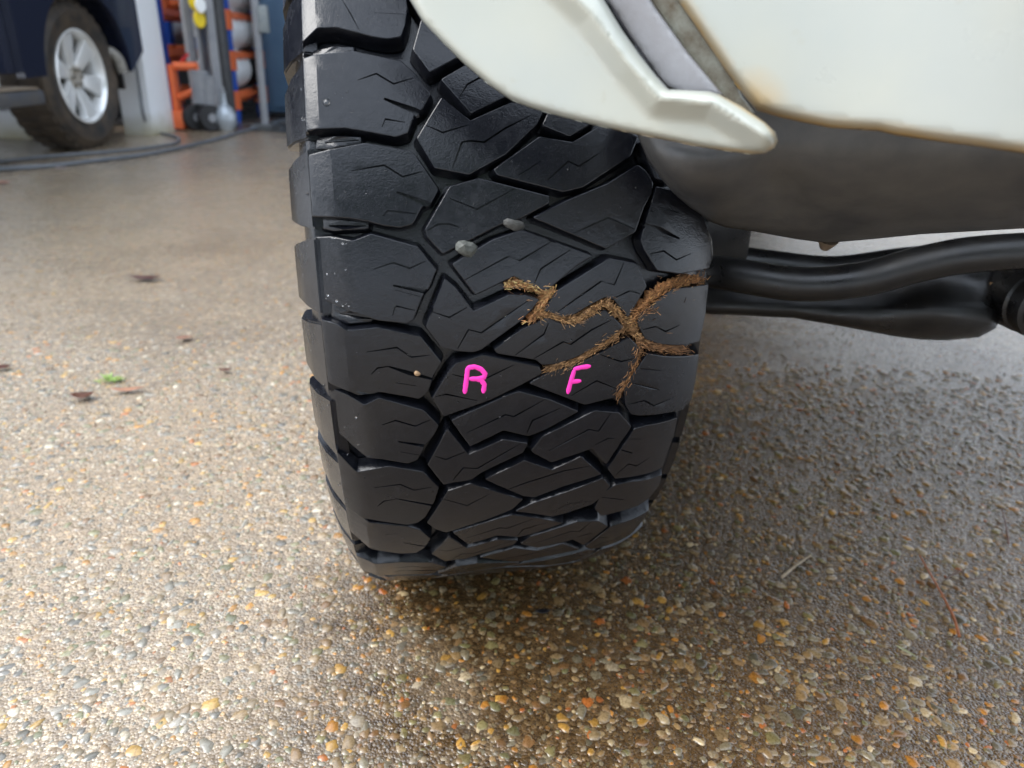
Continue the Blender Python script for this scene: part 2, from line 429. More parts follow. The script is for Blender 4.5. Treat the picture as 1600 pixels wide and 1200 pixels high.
# carcass: floor of the grooves, sidewalls, bead
GD = .0140
cs = [(-.118,.215),(-.132,.232),(-.148,.262),(-.160,.300),(-.161,.335),(-.1570,.362),(-.1500,.382),(-.1465,.386),(-.141,prof(-.141)-GD-.001)]
for k in range(15):
    s = -.135+.27*k/14; cs.append((s, prof(s)-GD))
cs += [(.1465,.352),(.1505,.335),(.154,.305),(.152,.265),(.138,.232),(.124,.215)]
V = []; F = []; NS = 200
for x, r in cs:
    for j in range(NS):
        a = 2*PI*j/NS; V.append((x, -r*math.cos(a), r*math.sin(a)))
for i in range(len(cs)-1):
    for j in range(NS): F.append((i*NS+j, i*NS+(j+1)%NS, (i+1)*NS+(j+1)%NS, (i+1)*NS+j))
TY = link('tyre', pydata('tyre', V, F), M_floor, None, True); carkid(TY)
TY.matrix_parent_inverse = Matrix.Identity(4); TY.matrix_local = Matrix.Translation((0, 0, TC.z)) @ Matrix.Rotation(YAW, 4, 'Z') @ Matrix.Rotation(-CAMB, 4, 'Y')

def S_(pts, w=1.35, d=.0045): return (pts, w/1000, d)
# traced from the tread: outline, sipes, chamfer start (pixel x of the shoulder edge)
B = {}
def blk(name, poly, sipes=(), ch=None, mid=None): B[name] = (poly, sipes, ch, mid)
blk('S0', [(472,-70),(476,58),(495,43),(527,42),(562,51),(580,56),(605,60),(625,57),(632,38),(636,10),(630,-30),(600,-70)], [S_([(535,0),(548,22),(562,48)],.8),S_([(585,20),(632,22)],.8)], 495, 30)
blk('S1', [(470,76),(495,87),(552,80),(570,84),(627,96),(647,114),(672,147),(660,170),(648,177),(637,207),(618,213),(592,208),(570,204),(540,199),(502,200),(480,204),(475,150)],
    [S_([(559,125),(588,115),(615,131),(645,122)]), S_([(600,154),(648,173),(668,180)],3.4,.005), S_([(597,198),(602,186),(633,191)])], 493, 140)
blk('S2', [(482,239),(517,234),(570,224),(640,236),(648,243),(684,296),(672,318),(658,324),(644,350),(625,355),(600,352),(575,345),(545,340),(500,336),(492,332),(486,290)],
    [S_([(549,267),(600,258),(629,276),(660,268)]), S_([(620,300),(668,319),(680,322)],3.0,.005), S_([(598,338),(606,329),(650,334)]), S_([(568,290),(580,315)],.7)], 517, 290)
blk('S3', [(495,371),(515,370),(551,377),(580,366),(652,386),(681,421),(670,450),(660,462),(645,500),(635,505),(618,503),(590,500),(560,490),(530,481),(506,468),(500,410)],
    [S_([(583,421),(614,410),(640,419),(665,408)]), S_([(614,446),(668,456),(680,458)],2.6,.005), S_([(617,453),(658,464)],.9), S_([(613,493),(618,478),(648,485)])], 551, 430)
blk('S4', [(508,503),(527,508),(543,517),(590,512),(657,526),(689,566),(678,584),(668,612),(655,623),(636,619),(595,612),(545,611),(523,603),(514,560)],
    [S_([(573,550),(620,543),(643,558),(672,555)]), S_([(608,573),(640,583),(690,596)],2.6,.005), S_([(580,585),(590,575),(610,572)]), S_([(618,598),(650,603)])], 539, 560)
blk('S5', [(517,616),(542,622),(570,633),(592,622),(661,641),(685,665),(677,680),(663,696),(652,718),(638,724),(597,717),(573,715),(550,702),(526,682),(521,645)],
    [S_([(597,664),(618,657),(649,666),(672,656)]), S_([(622,690),(665,697),(680,700)],2.4,.005), S_([(625,706),(655,711)])], 571, 665)
blk('S6', [(527,708),(543,713),(558,738),(608,729),(661,738),(685,762),(678,784),(664,808),(652,817),(636,820),(592,814),(570,810),(551,798),(530,778)],
    [S_([(585,762),(625,757),(647,766),(675,761)]), S_([(618,779),(678,790),(690,792)],2.0,.005), S_([(590,791),(600,783),(618,780)])], 557, 770)
blk('S7', [(531,786),(548,795),(578,817),(597,819),(636,823),(655,828),(672,842),(663,856),(650,864),(625,865),(578,858),(551,842),(536,827)], [S_([(602,836),(618,834)]), S_([(630,848),(660,853),(670,854)],2)], 578, 840)
blk('a', [(660,27),(646,77),(672,112),(715,89),(760,62),(730,20),(700,-20)], [])
blk('b', [(690,124),(735,98),(770,80),(840,130),(793,149),(736,176)], [S_([(718,152),(730,132),(752,120),(790,105)])])
blk('c', [(690,153),(735,189),(800,160),(850,170),(838,194),(790,240),(733,272),(680,262),(652,216)], [S_([(664,195),(692,207),(732,195)]), S_([(707,262),(722,222),(735,220),(757,222),(790,200),(830,180)])])
blk('d', [(862,165),(848,195),(890,212),(925,192),(940,170),(900,150)])
blk('e', [(772,265),(843,214),(895,223),(935,199),(960,195),(996,215),(985,243),(910,292),(880,299),(778,273)], [S_([(810,274),(845,252)]), S_([(855,282),(888,252),(905,260),(935,240)])])
blk('f', [(703,292),(748,279),(858,307),(857,317),(812,341),(780,351),(692,396),(668,370),(665,358)], [S_([(703,310),(745,327),(795,300)]), S_([(668,360),(685,350),(702,350),(718,355)]), S_([(760,320),(803,295)])])
blk('g', [(834,340),(885,314),(950,287),(997,258),(1010,268),(1020,285),(1018,300),(1005,325),(992,362),(975,372),(947,388)], [S_([(895,365),(950,340),(992,358)])])
blk('h', [(707,413),(770,375),(815,360),(924,400),(900,415),(855,453),(842,452),(803,431),(743,460)], [S_([(725,438),(795,400),(812,407),(862,377)]), S_([(835,443),(845,420),(892,390)])])
blk('i', [(850,485),(870,455),(952,404),(977,409),(995,413),(1010,447),(995,472),(981,496),(960,468),(945,464),(920,477),(895,492),(880,495)], [S_([(872,487),(940,439),(960,445),(975,410)]), S_([(957,467),(985,454),(1000,459)])])
blk('j', [(695,436),(712,450),(740,487),(795,461),(822,462),(842,468),(832,482),(815,500),(765,536),(752,546),(740,550),(712,548),(690,542),(666,510)], [S_([(675,487),(702,496),(730,480)]), S_([(715,545),(732,515),(752,520),(825,470)])])
blk('k', [(773,546),(815,515),(855,497),(880,507),(900,508),(945,485),(960,498),(974,512),(940,537),(900,558),(870,568),(848,570),(838,562),(778,552)], [S_([(805,555),(850,522),(857,505)]), S_([(835,560),(880,534),(892,538),(925,515),(955,500)])])
blk('F', [(828,599),(858,582),(895,573),(940,551),(983,528),(1000,545),(990,575),(975,600),(958,621),(935,627),(914,632)], [S_([(893,618),(932,595),(963,607)]), S_([(938,554),(970,565),(992,560)])])
blk('R', [(676,622),(700,583),(712,568),(755,555),(842,573),(846,584),(812,602),(765,625),(694,650)], [S_([(707,585),(735,592),(762,590),(803,570)]), S_([(680,620),(697,616),(745,626)])])
blk('m', [(706,657),(790,619),(811,612),(860,625),(903,643),(850,672),(826,681),(787,672),(735,697)], [S_([(728,677),(790,648),(803,651),(850,625)]), S_([(823,677),(832,657),(875,638)])])
blk('n', [(831,704),(848,682),(930,642),(967,645),(986,667),(967,695),(947,725),(926,700),(910,706),(862,722),(835,708)], [S_([(857,705),(920,671),(935,674),(955,645)]), S_([(930,695),(950,685),(960,685)])])
blk('p', [(699,671),(732,711),(787,687),(824,693),(817,707),(754,737),(735,750),(707,754),(694,757),(669,726)], [S_([(680,713),(697,718),(727,706)]), S_([(707,751),(724,731),(746,732),(817,691)])])
blk('q', [(759,749),(820,720),(862,735),(908,714),(939,741),(880,760),(835,777),(818,775)], [S_([(785,768),(820,755),(880,736),(922,728)])])
blk('r', [(668,817),(700,768),(735,756),(816,781),(800,796),(765,810),(697,832),(682,827)], [S_([(693,780),(730,790),(765,772)])])
blk('u', [(806,799),(835,786),(942,748),(953,760),(938,778),(925,788),(880,803),(862,807),(830,802)], [S_([(860,800),(890,787),(930,782)],.9)])
blk('T9', [(1002,222),(1010,245),(1024,278),(1040,284),(1075,275),(1070,225),(1035,205)])
blk('T0', [(1026,292),(1045,296),(1075,305),(1098,340),(1112,375),(1114,402),(1108,418),(1062,427),(1027,422),(1007,390),(1002,375),(1010,345),(1018,320)],
    [S_([(1015,397),(1037,392),(1057,406),(1080,396)]), S_([(1000,348),(1030,358),(1062,373)],3,.005), S_([(1028,322),(1062,333)],1.6)])
blk('T1', [(1035,463),(1052,451),(1107,445),(1102,490),(1093,533),(1062,539),(1030,537),(1008,529),(996,505),(1000,490)], [S_([(1005,515),(1025,510),(1040,518),(1062,508)])])
blk('T2', [(1012,553),(1035,557),(1092,554),(1087,590),(1080,625),(1068,639),(1040,645),(1000,649),(987,647),(978,632),(976,610),(990,585)],
    [S_([(982,632),(1007,626),(1022,634),(1055,620)]), S_([(1000,576),(1033,579)]), S_([(985,598),(1030,609)],2)])
blk('T3', [(992,670),(1010,665),(1058,653),(1053,678),(1040,712),(1032,732),(1010,740),(985,745),(962,748),(950,732),(965,710)], [S_([(962,700),(988,708)],2.4,.005), S_([(983,686),(1003,686)]), S_([(962,742),(982,725),(995,728),(1015,715)])])
blk('T4', [(940,772),(962,758),(985,753),(1034,742),(1029,760),(1012,780),(997,790),(965,800),(940,806),(930,795)], [S_([(940,777),(975,781)],2)])
THETA = {}
MESH = {}
for k, (poly, sipes, ch, mid) in B.items():
    P = [unproj(*p) for p in poly]; sp = [([unproj(*q) for q in pl], w*(1.35 if d >= .005 else 1.0), d) for pl, w, d in sipes]
    c = unproj(ch, mid)[1] if ch else (-.128 if k[0] == 'S' else None)
    if k[0] == 'S': P = [(th, -WS if s < -WS+.010 else s) for th, s in P]
    MESH[k] = block_mesh(P, sp, c, bev=.0007)
    THETA[k] = sum(t for t, s in P)/len(P)
    link('tread_block', MESH[k], RUB, TY, True, 17)
pitch = ((THETA['f']-THETA['R']) + (THETA['R']-THETA['r']))/2
pitch = (THETA['f']-THETA['R'])
print('PITCH', math.degrees(pitch), {k: round(math.degrees(v), 1) for k, v in THETA.items()})
ncell = int(round(2*PI/pitch)); step = 2*PI/ncell
cell = ['R', 'F', 'm', 'n', 'p', 'q', 'S4', 'S5', 'T2', 'T3']
TOPSEEN = {'C': max(THETA[k] for k in 'abcde'), 'S': THETA['S0'], 'T': THETA['T9']}
low = THETA['R']-THETA['r']
BOTSEEN = {'C': 9, 'S': 9, 'T': 9}
for c, ks in ((1, ['m','n','p','q','T3']), (2, cell), (3, cell)):
    for k in ks:
        z = k[0] if k[0] in 'ST' else 'C'; BOTSEEN[z] = min(BOTSEEN[z], THETA[k]-low*c)
        o = bpy.data.objects.new('tread_block', MESH[k]); COL.objects.link(o); o.parent = TY; o.rotation_euler = (low*c, 0, 0)
for c in range(1, ncell+1):
    for k in cell:
        z = k[0] if k[0] in 'ST' else 'C'; th = THETA[k]+step*c
        th2 = th
        if th2 > BOTSEEN[z]+2*PI-step*.20: continue
        if th2 < TOPSEEN[z]+step*.22: continue
        o = bpy.data.objects.new('tread_block', MESH[k]); COL.objects.link(o); o.parent = TY; o.rotation_euler = (-step*c, 0, 0)
# tie bars with a slot between the shoulder blocks
for poly, sl_ in (([(484,66),(552,68),(553,82),(500,87),(484,80)], [(498,78),(548,74)]), ([(492,208),(563,211),(563,221),(515,228),(490,226)], [(506,218),(560,216)]),
                  ([(500,341),(575,346),(574,357),(520,360),(502,356)], [(512,352),(571,352)]), ([(516,478),(540,486),(584,496),(580,505),(540,509),(516,500)], [(530,494),(580,500)]),
                  ([(532,606),(596,614),(588,619),(560,622),(536,616)], [(545,613),(590,616)])):
    me = block_mesh([unproj(*p) for p in poly], [([unproj(*q) for q in sl_], .0024, .004)], -.128, .006, .0042)
    link('tie_bar', me, RUB, TY, True, 40)
# sidewall lugs: stepped ribs running down from each shoulder block, long and short in turn
def side_lug(side, th0, th1, long_):
    rs = [R-.0105, R-.028, R-.048] + ([R-.078] if long_ else [R-.062]); xs = [WS+.0005, .1590, .1670, .1680]
    if side > 0: rs = [r-.024 for r in rs]; rs[0] = R-.042; xs = [.1475, .1510, .1565, .1575]
    n = 5; V = []; F = []
    sk = [0, .10, .28, .42]
    for k, (r, x) in enumerate(zip(rs, xs)):
        for j in range(n):
            w0 = th0+(th1-th0)*(sk[k]*.5 if long_ else .15*k/3); w1 = th1-(th1-th0)*(.12*k/3)
            a = w0+(w1-w0)*j/(n-1); V.append((side*x, -r*math.cos(a), r*math.sin(a)))
    m_ = len(V)
    for k, (r, x) in enumerate(zip(rs, xs)):
        for j in range(n):
            v = V[k*n+j]; V.append((side*(x-.009), v[1]*.995, v[2]*.995))
    for k in range(3):
        for j in range(n-1): F.append((k*n+j, k*n+j+1, (k+1)*n+j+1, (k+1)*n+j))
    ring = [j for j in range(n)] + [k*n+n-1 for k in range(1,4)] + [3*n+j for j in range(n-2,-1,-1)] + [k*n for k in range(2,0,-1)]
    for i in range(len(ring)):
        a, b = ring[i], ring[(i+1)%len(ring)]; F.append((a, a+m_, b+m_, b))
    me = pydata('sidewall_lug', V, F); bm = bmesh.new(); bm.from_mesh(me); bmesh.ops.recalc_face_normals(bm, faces=bm.faces)
    bmesh.ops.bevel(bm, geom=[e for e in bm.edges if e.calc_face_angle(0) > .5], offset=.0012, segments=2, affect='EDGES'); bm.to_mesh(me); bm.free(); return me
sh = [(THETA['S%d' % i]) for i in range(8)]
gap = (sh[1]-sh[7])/6
def put_lugs(side, base, cnt, g):
    meL = side_lug(side, -g*.46, g*.44, True); meS = side_lug(side, -g*.46, g*.44, False)
    for i in range(cnt):
        o = link('sidewall_lug', meL if i % 2 else meS, None, TY, True, 35)
        if not o.data.materials: o.data.materials.append(RUB)
        o.rotation_euler = (-(base+i*g), 0, 0)
nl = int(round(2*PI/gap)); put_lugs(-1, sh[7], nl, 2*PI/nl); put_lugs(1, sh[7]+gap*.4, nl, 2*PI/nl)
# wheel rim (hidden side, seen from a step aside)
mb = MB(); mb.lathe([(-.118,.214),(-.124,.222),(-.119,.226),(-.108,.214),(-.06,.196),(.06,.196),(.108,.214),(.124,.226),(.128,.220),(.118,.205),(.05,.185),(-.05,.183),(-.09,.196)], n=64, closed=True)
ALLOY = plastic_mat('alloy_wheel', (.55, .55, .56), (.48, .47, .45), .18, .35, 50); N(ALLOY).b.inputs['Metallic'].default_value = .9
rim = mb.build('rim', ALLOY, None, True); rim.parent = CAR; rim.matrix_local = Matrix.Translation((0, 0, TC.z)) @ Matrix.Rotation(YAW, 4, 'Z') @ Matrix.Rotation(-CAMB, 4, 'Y')
mb = MB()
for k in range(6):
    a = 2*PI*k/6; M_ = Matrix.Rotation(a, 4, 'X'); mb.box((-.09,-.022,.03), (-.065,.022,.19), M_)
mb.lathe([(-.10,.01),(-.10,.055),(-.06,.06),(.02,.06),(.02,.01)], n=32)
sp_ = mb.build('spokes', ALLOY, None, True, bevel=.004); sp_.parent = rim

# pink paint letters R and F on the rubber
def mark(strokes, w, name='paint_mark', label=None):
    V = []; F = []
    for pl in strokes:
        Q = []
        for i in range(len(pl)-1):
            a, b = Vector(pl[i]), Vector(pl[i+1]); m_ = max(2, int((b-a).length/2.5))
            Q += [a+(b-a)*(j/m_) for j in range(m_)]
        Q.append(Vector(pl[-1]))
        base = len(V)
        for i, p in enumerate(Q):
            d = (Q[min(i+1, len(Q)-1)]-Q[max(i-1, 0)]).normalized(); nn = Vector((-d.y, d.x))
            e = min(i, len(Q)-1-i); ww = w*(.5 if e == 0 else .85 if e == 1 else 1)*random.uniform(.93,1.07)
            for q, dp in ((-.5,.0001),(-.25,-.00045),(.25,-.00045),(.5,.0001)):
                th, s = unproj(*(p+nn*ww*q)); V.append(surf(th, s, dp-.0001))
        for i in range(len(Q)-1):
            for j in range(3): F.append((base+i*4+j, base+i*4+j+1, base+i*4+5+j, base+i*4+4+j))
    me = pydata(name, V, F); bm = bmesh.new(); bm.from_mesh(me); bmesh.ops.recalc_face_normals(bm, faces=bm.faces); bm.to_mesh(me); bm.free()
    o = link(name, me, PINK, TY, True)
    if label: o['label'] = label
    return o
mark([[(731,573),(729,592),(726,615)], [(729,575),(742,573),(752,577),(758,584),(756,590),(746,592),(733,592)], [(742,592),(752,594),(757,601),(755,614)]], 7.6, label='pink painted letter R on the left tread block')
mark([[(898,577),(892,596),(887,615)], [(896,577),(908,574),(923,572)], [(889,597),(899,596),(908,595)]], 7.0, label='pink painted letter F on the right tread block')

# packed straw and mud in the grooves
def straw_mat():
    M = mat('straw_and_mud', (.2, .13, .06), .7); n = N(M); a = n.n('ShaderNodeAttribute', attribute_name='Col').outputs['Color']
    n.set('Base Color', n.mix(n.ramp(n.noise(500, 4, .7), [(.4, .6), (.65, 0)]), a, (.03, .018, .01))); n.bump(n.noise(700, 4, .7), .8, .002); return M
def w_at(px, py, depth):
    th, s = unproj(px, py); return TM @ Vector(surf(th, s, depth))
paths = [([(790,448),(806,441),(830,449),(850,457),(862,457)],13,(.30,.19,.10)), ([(868,452),(852,470),(838,492),(824,503)],13,(.27,.16,.08)), ([(836,490),(862,494),(882,503),(905,498),(928,483),(946,470),(962,486),(985,508),(1000,532)],12,(.20,.14,.075)),
         ([(985,506),(1002,482),(1022,464),(1048,447),(1072,440),(1100,437)],14,(.22,.13,.06)), ([(980,512),(945,538),(905,562),(878,572),(852,580)],11,(.17,.12,.065)), ([(998,534),(1030,545),(1074,548)],12,(.17,.11,.06)), ([(1000,540),(992,568),(976,598),(964,617)],10,(.16,.10,.05)), ([(1005,490),(1020,483),(1028,487)],7,(.17,.11,.06))]
V = []; F = []; C = []
def add_tri(pts, c):
    n = len(V); V.extend(pts); C.extend([c]*len(pts)); F.append(tuple(range(n, n+len(pts))))
for pl, w, c in paths:
    Q = []
    for i in range(len(pl)-1):
        a, b = Vector(pl[i]), Vector(pl[i+1]); m_ = max(2, int((b-a).length/2.2)); Q += [a+(b-a)*(j/m_) for j in range(m_)]
    base = len(V); K = 9; w *= 1.12
    for i, p in enumerate(Q):
        d = (Q[min(i+1, len(Q)-1)]-Q[max(i-1, 0)]).normalized(); nn = Vector((-d.y, d.x)); e = min(i, len(Q)-1-i); taper = min(1, .45+e*.18)
        for j in range(K):
            u = -1+2*j/(K-1); q = p+nn*(u*w*.56*taper*random.uniform(.75,1.15)*(1+.22*math.sin(i*.7+w)+.16*math.sin(i*1.9))); hgt = (1-u*u)**.35
            V.append(w_at(q.x, q.y, .0070-.0058*hgt*random.uniform(.5,1.12)*taper*(.8+.2*math.sin(i*.9+j)))); k = random.uniform(.6,1.4); C.append(tuple(x*k for x in c))
    for i in range(len(Q)-1):
        for j in range(K-1): F.append((base+i*K+j, base+i*K+j+1, base+(i+1)*K+j+1, base+(i+1)*K+j))
    nst = int(len(Q)*11)
    for _ in range(nst):
        p = random.choice(Q)+Vector((random.gauss(0, w*(.24 if random.random() < .9 else .9)), random.gauss(0, w*(.24 if random.random() < .9 else .9)))); a = random.uniform(0, PI)
        i = random.randrange(len(Q)-1); d = (Q[i+1]-Q[i]).normalized(); ang = math.atan2(d.y, d.x)+random.gauss(0, .38); L = random.uniform(3, 10)*(1.6 if random.random() < .08 else 1)
        q = p+Vector((math.cos(ang), math.sin(ang)))*L; d0 = -random.uniform(-.0016,.0006); d1 = d0-random.uniform(-.0006,.0006)
        A, Bq = w_at(p.x, p.y, d0), w_at(q.x, q.y, d1); side = (Bq-A).cross(Vector((random.gauss(0,1),random.gauss(0,1),random.gauss(0,1))))
        if side.length < 1e-9: continue
        side = side.normalized()*random.uniform(.00012,.00034); k = random.uniform(.5, 2.1); cc = tuple(min(.6, x*k) for x in c)
        add_tri([A-side, A+side, Bq+side*.6, Bq-side*.6], cc)
me = pydata('straw_mud', V, F); ca = me.color_attributes.new('Col', 'FLOAT_COLOR', 'POINT')
ca.data.foreach_set('color', np.array([(*[min(.7,x*k_) for x, k_ in zip(c, (1.95, 1.5, 1.15))], 1) for c in C], np.float32).reshape(-1))
st = link('straw_mud', me, straw_mat()); tag(st, 'brown straw and mud packed along the tread grooves above the letter F', 'mud')
# stones wedged in the tread
def stone(px, py, r, col, label, dep=.003, asp=(1,1,1)):
    bm = bmesh.new(); bmesh.ops.create_icosphere(bm, subdivisions=2, radius=r)
    for v in bm.verts:
        k = 1+.16*math.sin(v.co.x*2.3/r+px)+.13*math.sin(v.co.y*3.1/r+py)+random.uniform(-.08,.08); v.co = Vector((v.co.x*k*asp[0], v.co.y*k*asp[1], v.co.z*k*asp[2]))
    me = bpy.data.meshes.new('stone'); bm.to_mesh(me); bm.free()
    M = plastic_mat('stone_'+str(px), col, tuple(x*.55 for x in col), .6, .85, 300); o = link('stone', me, M, None, False)
    o.location = w_at(px, py, dep); o.rotation_euler = (random.uniform(0,3), .3, random.uniform(0,3)); return tag(o, label, 'stone', 'stones wedged in the tyre tread')
stone(728, 388, .0078, (.10,.105,.095), 'larger rough grey stone wedged in the slanting groove of the near tyre', .0012, (1.25,.8,.9))
stone(803, 352, .0055, (.07,.07,.066), 'smaller smooth dark stone wedged in the groove right of the rough grey one', .0015, (1.4,.8,.9))
stone(652, 583, .0026, (.38,.24,.13), 'tiny tan grit stone stuck in a slot of the shoulder block', .001)
# water drops on the rubber
WATER = mat('water', (1,1,1), .02); WATER.node_tree.nodes['Principled BSDF'].inputs['Transmission Weight'].default_value = 1; WATER.node_tree.nodes['Principled BSDF'].inputs['IOR'].default_value = 1.33
bm = bmesh.new()
def drop(P, nrm, r, fl=.5):
    z = nrm.normalized(); M_ = Matrix.Translation(P) @ z.to_track_quat('Z','Y').to_matrix().to_4x4() @ Matrix.Diagonal((1, random.uniform(.8,1.2), fl, 1))
    bmesh.ops.create_icosphere(bm, subdivisions=1 if r < .0012 else 2, radius=r, matrix=M_)
for _ in range(420):
    px = random.uniform(480, 560) if random.random() < .35 else random.uniform(560, 1000); py = random.uniform(20, 860)
    if not any(inside((px, py), b_[0]) for b_ in B.values()): continue
    th, s = unproj(px, py); P = Vector(surf(th, s, 0, -.130 if s < -.12 else None)); nn = Vector((0, -math.cos(th), math.sin(th)))
    drop(P, nn, random.choice([.0003,.0004,.0005,.0006,.0009]))
for _ in range(120):
    th = random.uniform(-.8, .7); r = R-random.uniform(.012,.05); q = (R-r)
    x = -(.1475+.0085*min(1, q/.035)); drop(Vector((x, -r*math.cos(th), r*math.sin(th))), Vector((-1,0,0)), random.choice([.0006,.0009,.0013]))
th, s = unproj(510, 160); drop(Vector(surf(th, s, 0, -.135)), Vector((-.3,-math.cos(th),math.sin(th))), .0026, .4)
for f in bm.faces: f.smooth = True
me = bpy.data.meshes.new('water_drops'); bm.to_mesh(me); bm.free(); wd = link('water_drops', me, WATER, TY); tag(wd, kind='stuff')

# ------------------------------------------------------------ car panels in front of and beside the wheel
def segdist(p, poly, closed=True):
    P = np.array(poly); Q = np.roll(P, -1, 0) if closed else None
    A = P if closed else P[:-1]; Bq = Q if closed else P[1:]; d = Bq-A; t = np.clip(((p-A)*d).sum(1)/((d**2).sum(1)+1e-9), 0, 1)
    return np.sqrt((((A+d*t[:,None])-p)**2).sum(1)).min()
def panel(name, outline, depth, mat_, roll=14, rolld=.012, thick=.004, grid=9, grime=None, bulge=None, sub=8):
    """curved sheet with rolled edges: its outline meets the sight lines at the depths given, thickness behind it"""
    def fine(p): return p[0] < 1700 and -80 < p[1] < 700
    O = []; n = len(outline)
    for i in range(n):
        a, b = Vector(outline[i]), Vector(outline[(i+1)%n]); st_ = sub if fine(a) or fine(b) else 90; k = max(1, int((b-a).length/st_)); O += [a+(b-a)*(j/k) for j in range(k)]
    ol = [(p.x, p.y) for p in O]; pts = [Vector(p) for p in ol]; xs = [p[0] for p in ol]; ys = [p[1] for p in ol]
    for d_ in (roll*.12, roll*.3, roll*.55, roll*.8):
        c = offset(O if area2(O) > 0 else O[::-1], d_)
        for q in c:
            if fine(q) and inside(q, ol) and segdist(np.array(q), ol) > d_*.8: pts.append(q)
    nin = len(O); gp = []
    x = min(xs)
    while x < max(xs):
        g = grid if x < 1700 else 90; y = min(ys)
        while y < max(ys):
            gy = grid if x < 1700 and y > -80 else 60
            q = Vector((x+0*g+.01*math.sin(y), y))
            if inside(q, ol) and segdist(np.array(q), ol) > max(roll, g*.6): pts.append(q)
            y += gy
        x += g
    vo, eo, fo, *_ = delaunay_2d_cdt(pts, [(i, (i+1)%nin) for i in range(nin)], [], 0, 1e-4)
    V = []; G = []
    for p in vo:
        d = segdist(np.array(p), ol); e = max(0, 1-d/roll); Y = depth(p.x, p.y)+rolld*(1-math.sqrt(max(0, 1-e*e)))
        if bulge: Y += bulge(p.x, p.y)
        V.append(at(p.x, p.y, Y)); G.append(grime(p.x, p.y, d) if grime else 0)
    F = []
    for f in fo:
        c = (vo[f[0]]+vo[f[1]]+vo[f[2]])/3
        if inside(c, ol): F.append(tuple(f))
    me = pydata(name, V, F); a = me.attributes.new('grime', 'FLOAT', 'POINT'); a.data.foreach_set('value', G)
    o = link(name, me, mat_, None, True); sm = o.modifiers.new('s', 'SOLIDIFY'); sm.thickness = thick; sm.offset = -1
    # face the camera
    nrm = sum((Vector(p.normal)*p.area for p in me.polygons), Vector())
    if nrm.y > 0: me.flip_normals()
    carkid(o); return o
flare = [(570,-120),(612,-50),(640,0),(660,34),(690,66),(727,102),(765,134),(797,156),(826,168),(880,184),(960,203),(1040,219),(1100,231),(1146,238),(1175,242),(1196,240),(1211,232),(1216,220),(1212,206),(1196,191),(1160,166),(1125,147),(1108,142),(1045,139),(1026,118),(1000,85),(972,45),(945,0),(900,-80),(870,-140)]
fd = lambda x, y: .475-.00013*(x-640)
low = [(727,102),(826,168),(960,203),(1100,231),(1196,240),(1216,220),(1196,191),(1125,147)]
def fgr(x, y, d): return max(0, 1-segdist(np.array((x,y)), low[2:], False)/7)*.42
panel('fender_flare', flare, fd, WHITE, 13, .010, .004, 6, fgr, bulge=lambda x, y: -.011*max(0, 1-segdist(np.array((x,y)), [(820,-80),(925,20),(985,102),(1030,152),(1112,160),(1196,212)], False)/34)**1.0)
panel('flare_trim', [(880,-110),(940,-12),(985,60),(1022,112),(1040,136),(1060,146),(1120,150),(1132,150),(1075,82),(1030,20),(1000,-25),(950,-110)], lambda x, y: fd(x, y)+.012, TRIM, 6, .006, .003, 9)
panel('bumper_seal', [(945,-115),(995,-30),(1030,22),(1075,86),(1118,140),(1150,172),(1172,182),(1180,176),(1160,150),(1130,90),(1085,30),(1050,-20),(1000,-115)], lambda x, y: fd(x, y)+.034, CHAN, 5, .004, .003, 9)
bump_o = [(1000,-115),(1040,-30),(1064,10),(1100,62),(1134,112),(1162,150),(1182,173),(1215,183),(1260,193),(1296,200),(1330,203),(1372,205),(1400,212),(1470,222),(1540,231),(1600,241),(1720,256),(2300,300),(3400,330),(3400,-600),(1900,-400),(1300,-300)]
bd = lambda x, y: .445-.00010*(min(x, 2400)-1000)-.00000012*(x-1000)**2*(x < 2400)
lowb = [(1064,10),(1100,62),(1134,112),(1162,150),(1182,173),(1215,183),(1296,200),(1372,205),(1470,222),(1600,241),(1720,256)]
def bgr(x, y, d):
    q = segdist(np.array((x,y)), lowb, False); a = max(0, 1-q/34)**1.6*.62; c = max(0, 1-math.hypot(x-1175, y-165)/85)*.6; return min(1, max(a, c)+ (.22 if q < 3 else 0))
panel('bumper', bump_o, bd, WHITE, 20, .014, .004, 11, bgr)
def lb(x, y):
    v = -.020*math.exp(-((x-1090)/75)**2-((y-270)/70)**2)
    v += .010*math.exp(-((x-1215)/45)**2-((y-300)/40)**2)
    e = max(0, (y-230)/150); return v+.10*e*e
liner = [(985,170),(997,215),(1012,250),(1032,278),(1053,303),(1078,326),(1105,345),(1133,355),(1180,362),(1240,373),(1290,380),(1360,374),(1440,366),(1600,357),(1800,346),(2600,300),(2600,190),(1720,180),(1440,150),(1180,120),(1050,140)]
panel('bumper_underside', liner, lambda x, y: .505-.00012*(x-1000)*(x < 1700)-.084*(x >= 1700), LINER, 22, .03, .005, 11, bulge=lb)
mb = MB(); P0 = at(1292, 384, .60); mb.tube([P0+Vector((0,0,.006)), P0+Vector((0,.004,-.003))], [.009,.004], 10)
CLM = plastic_mat('brown_clip', (.13,.09,.06), (.2,.16,.12))
carkid(mb.build('clip', CLM, None, True))

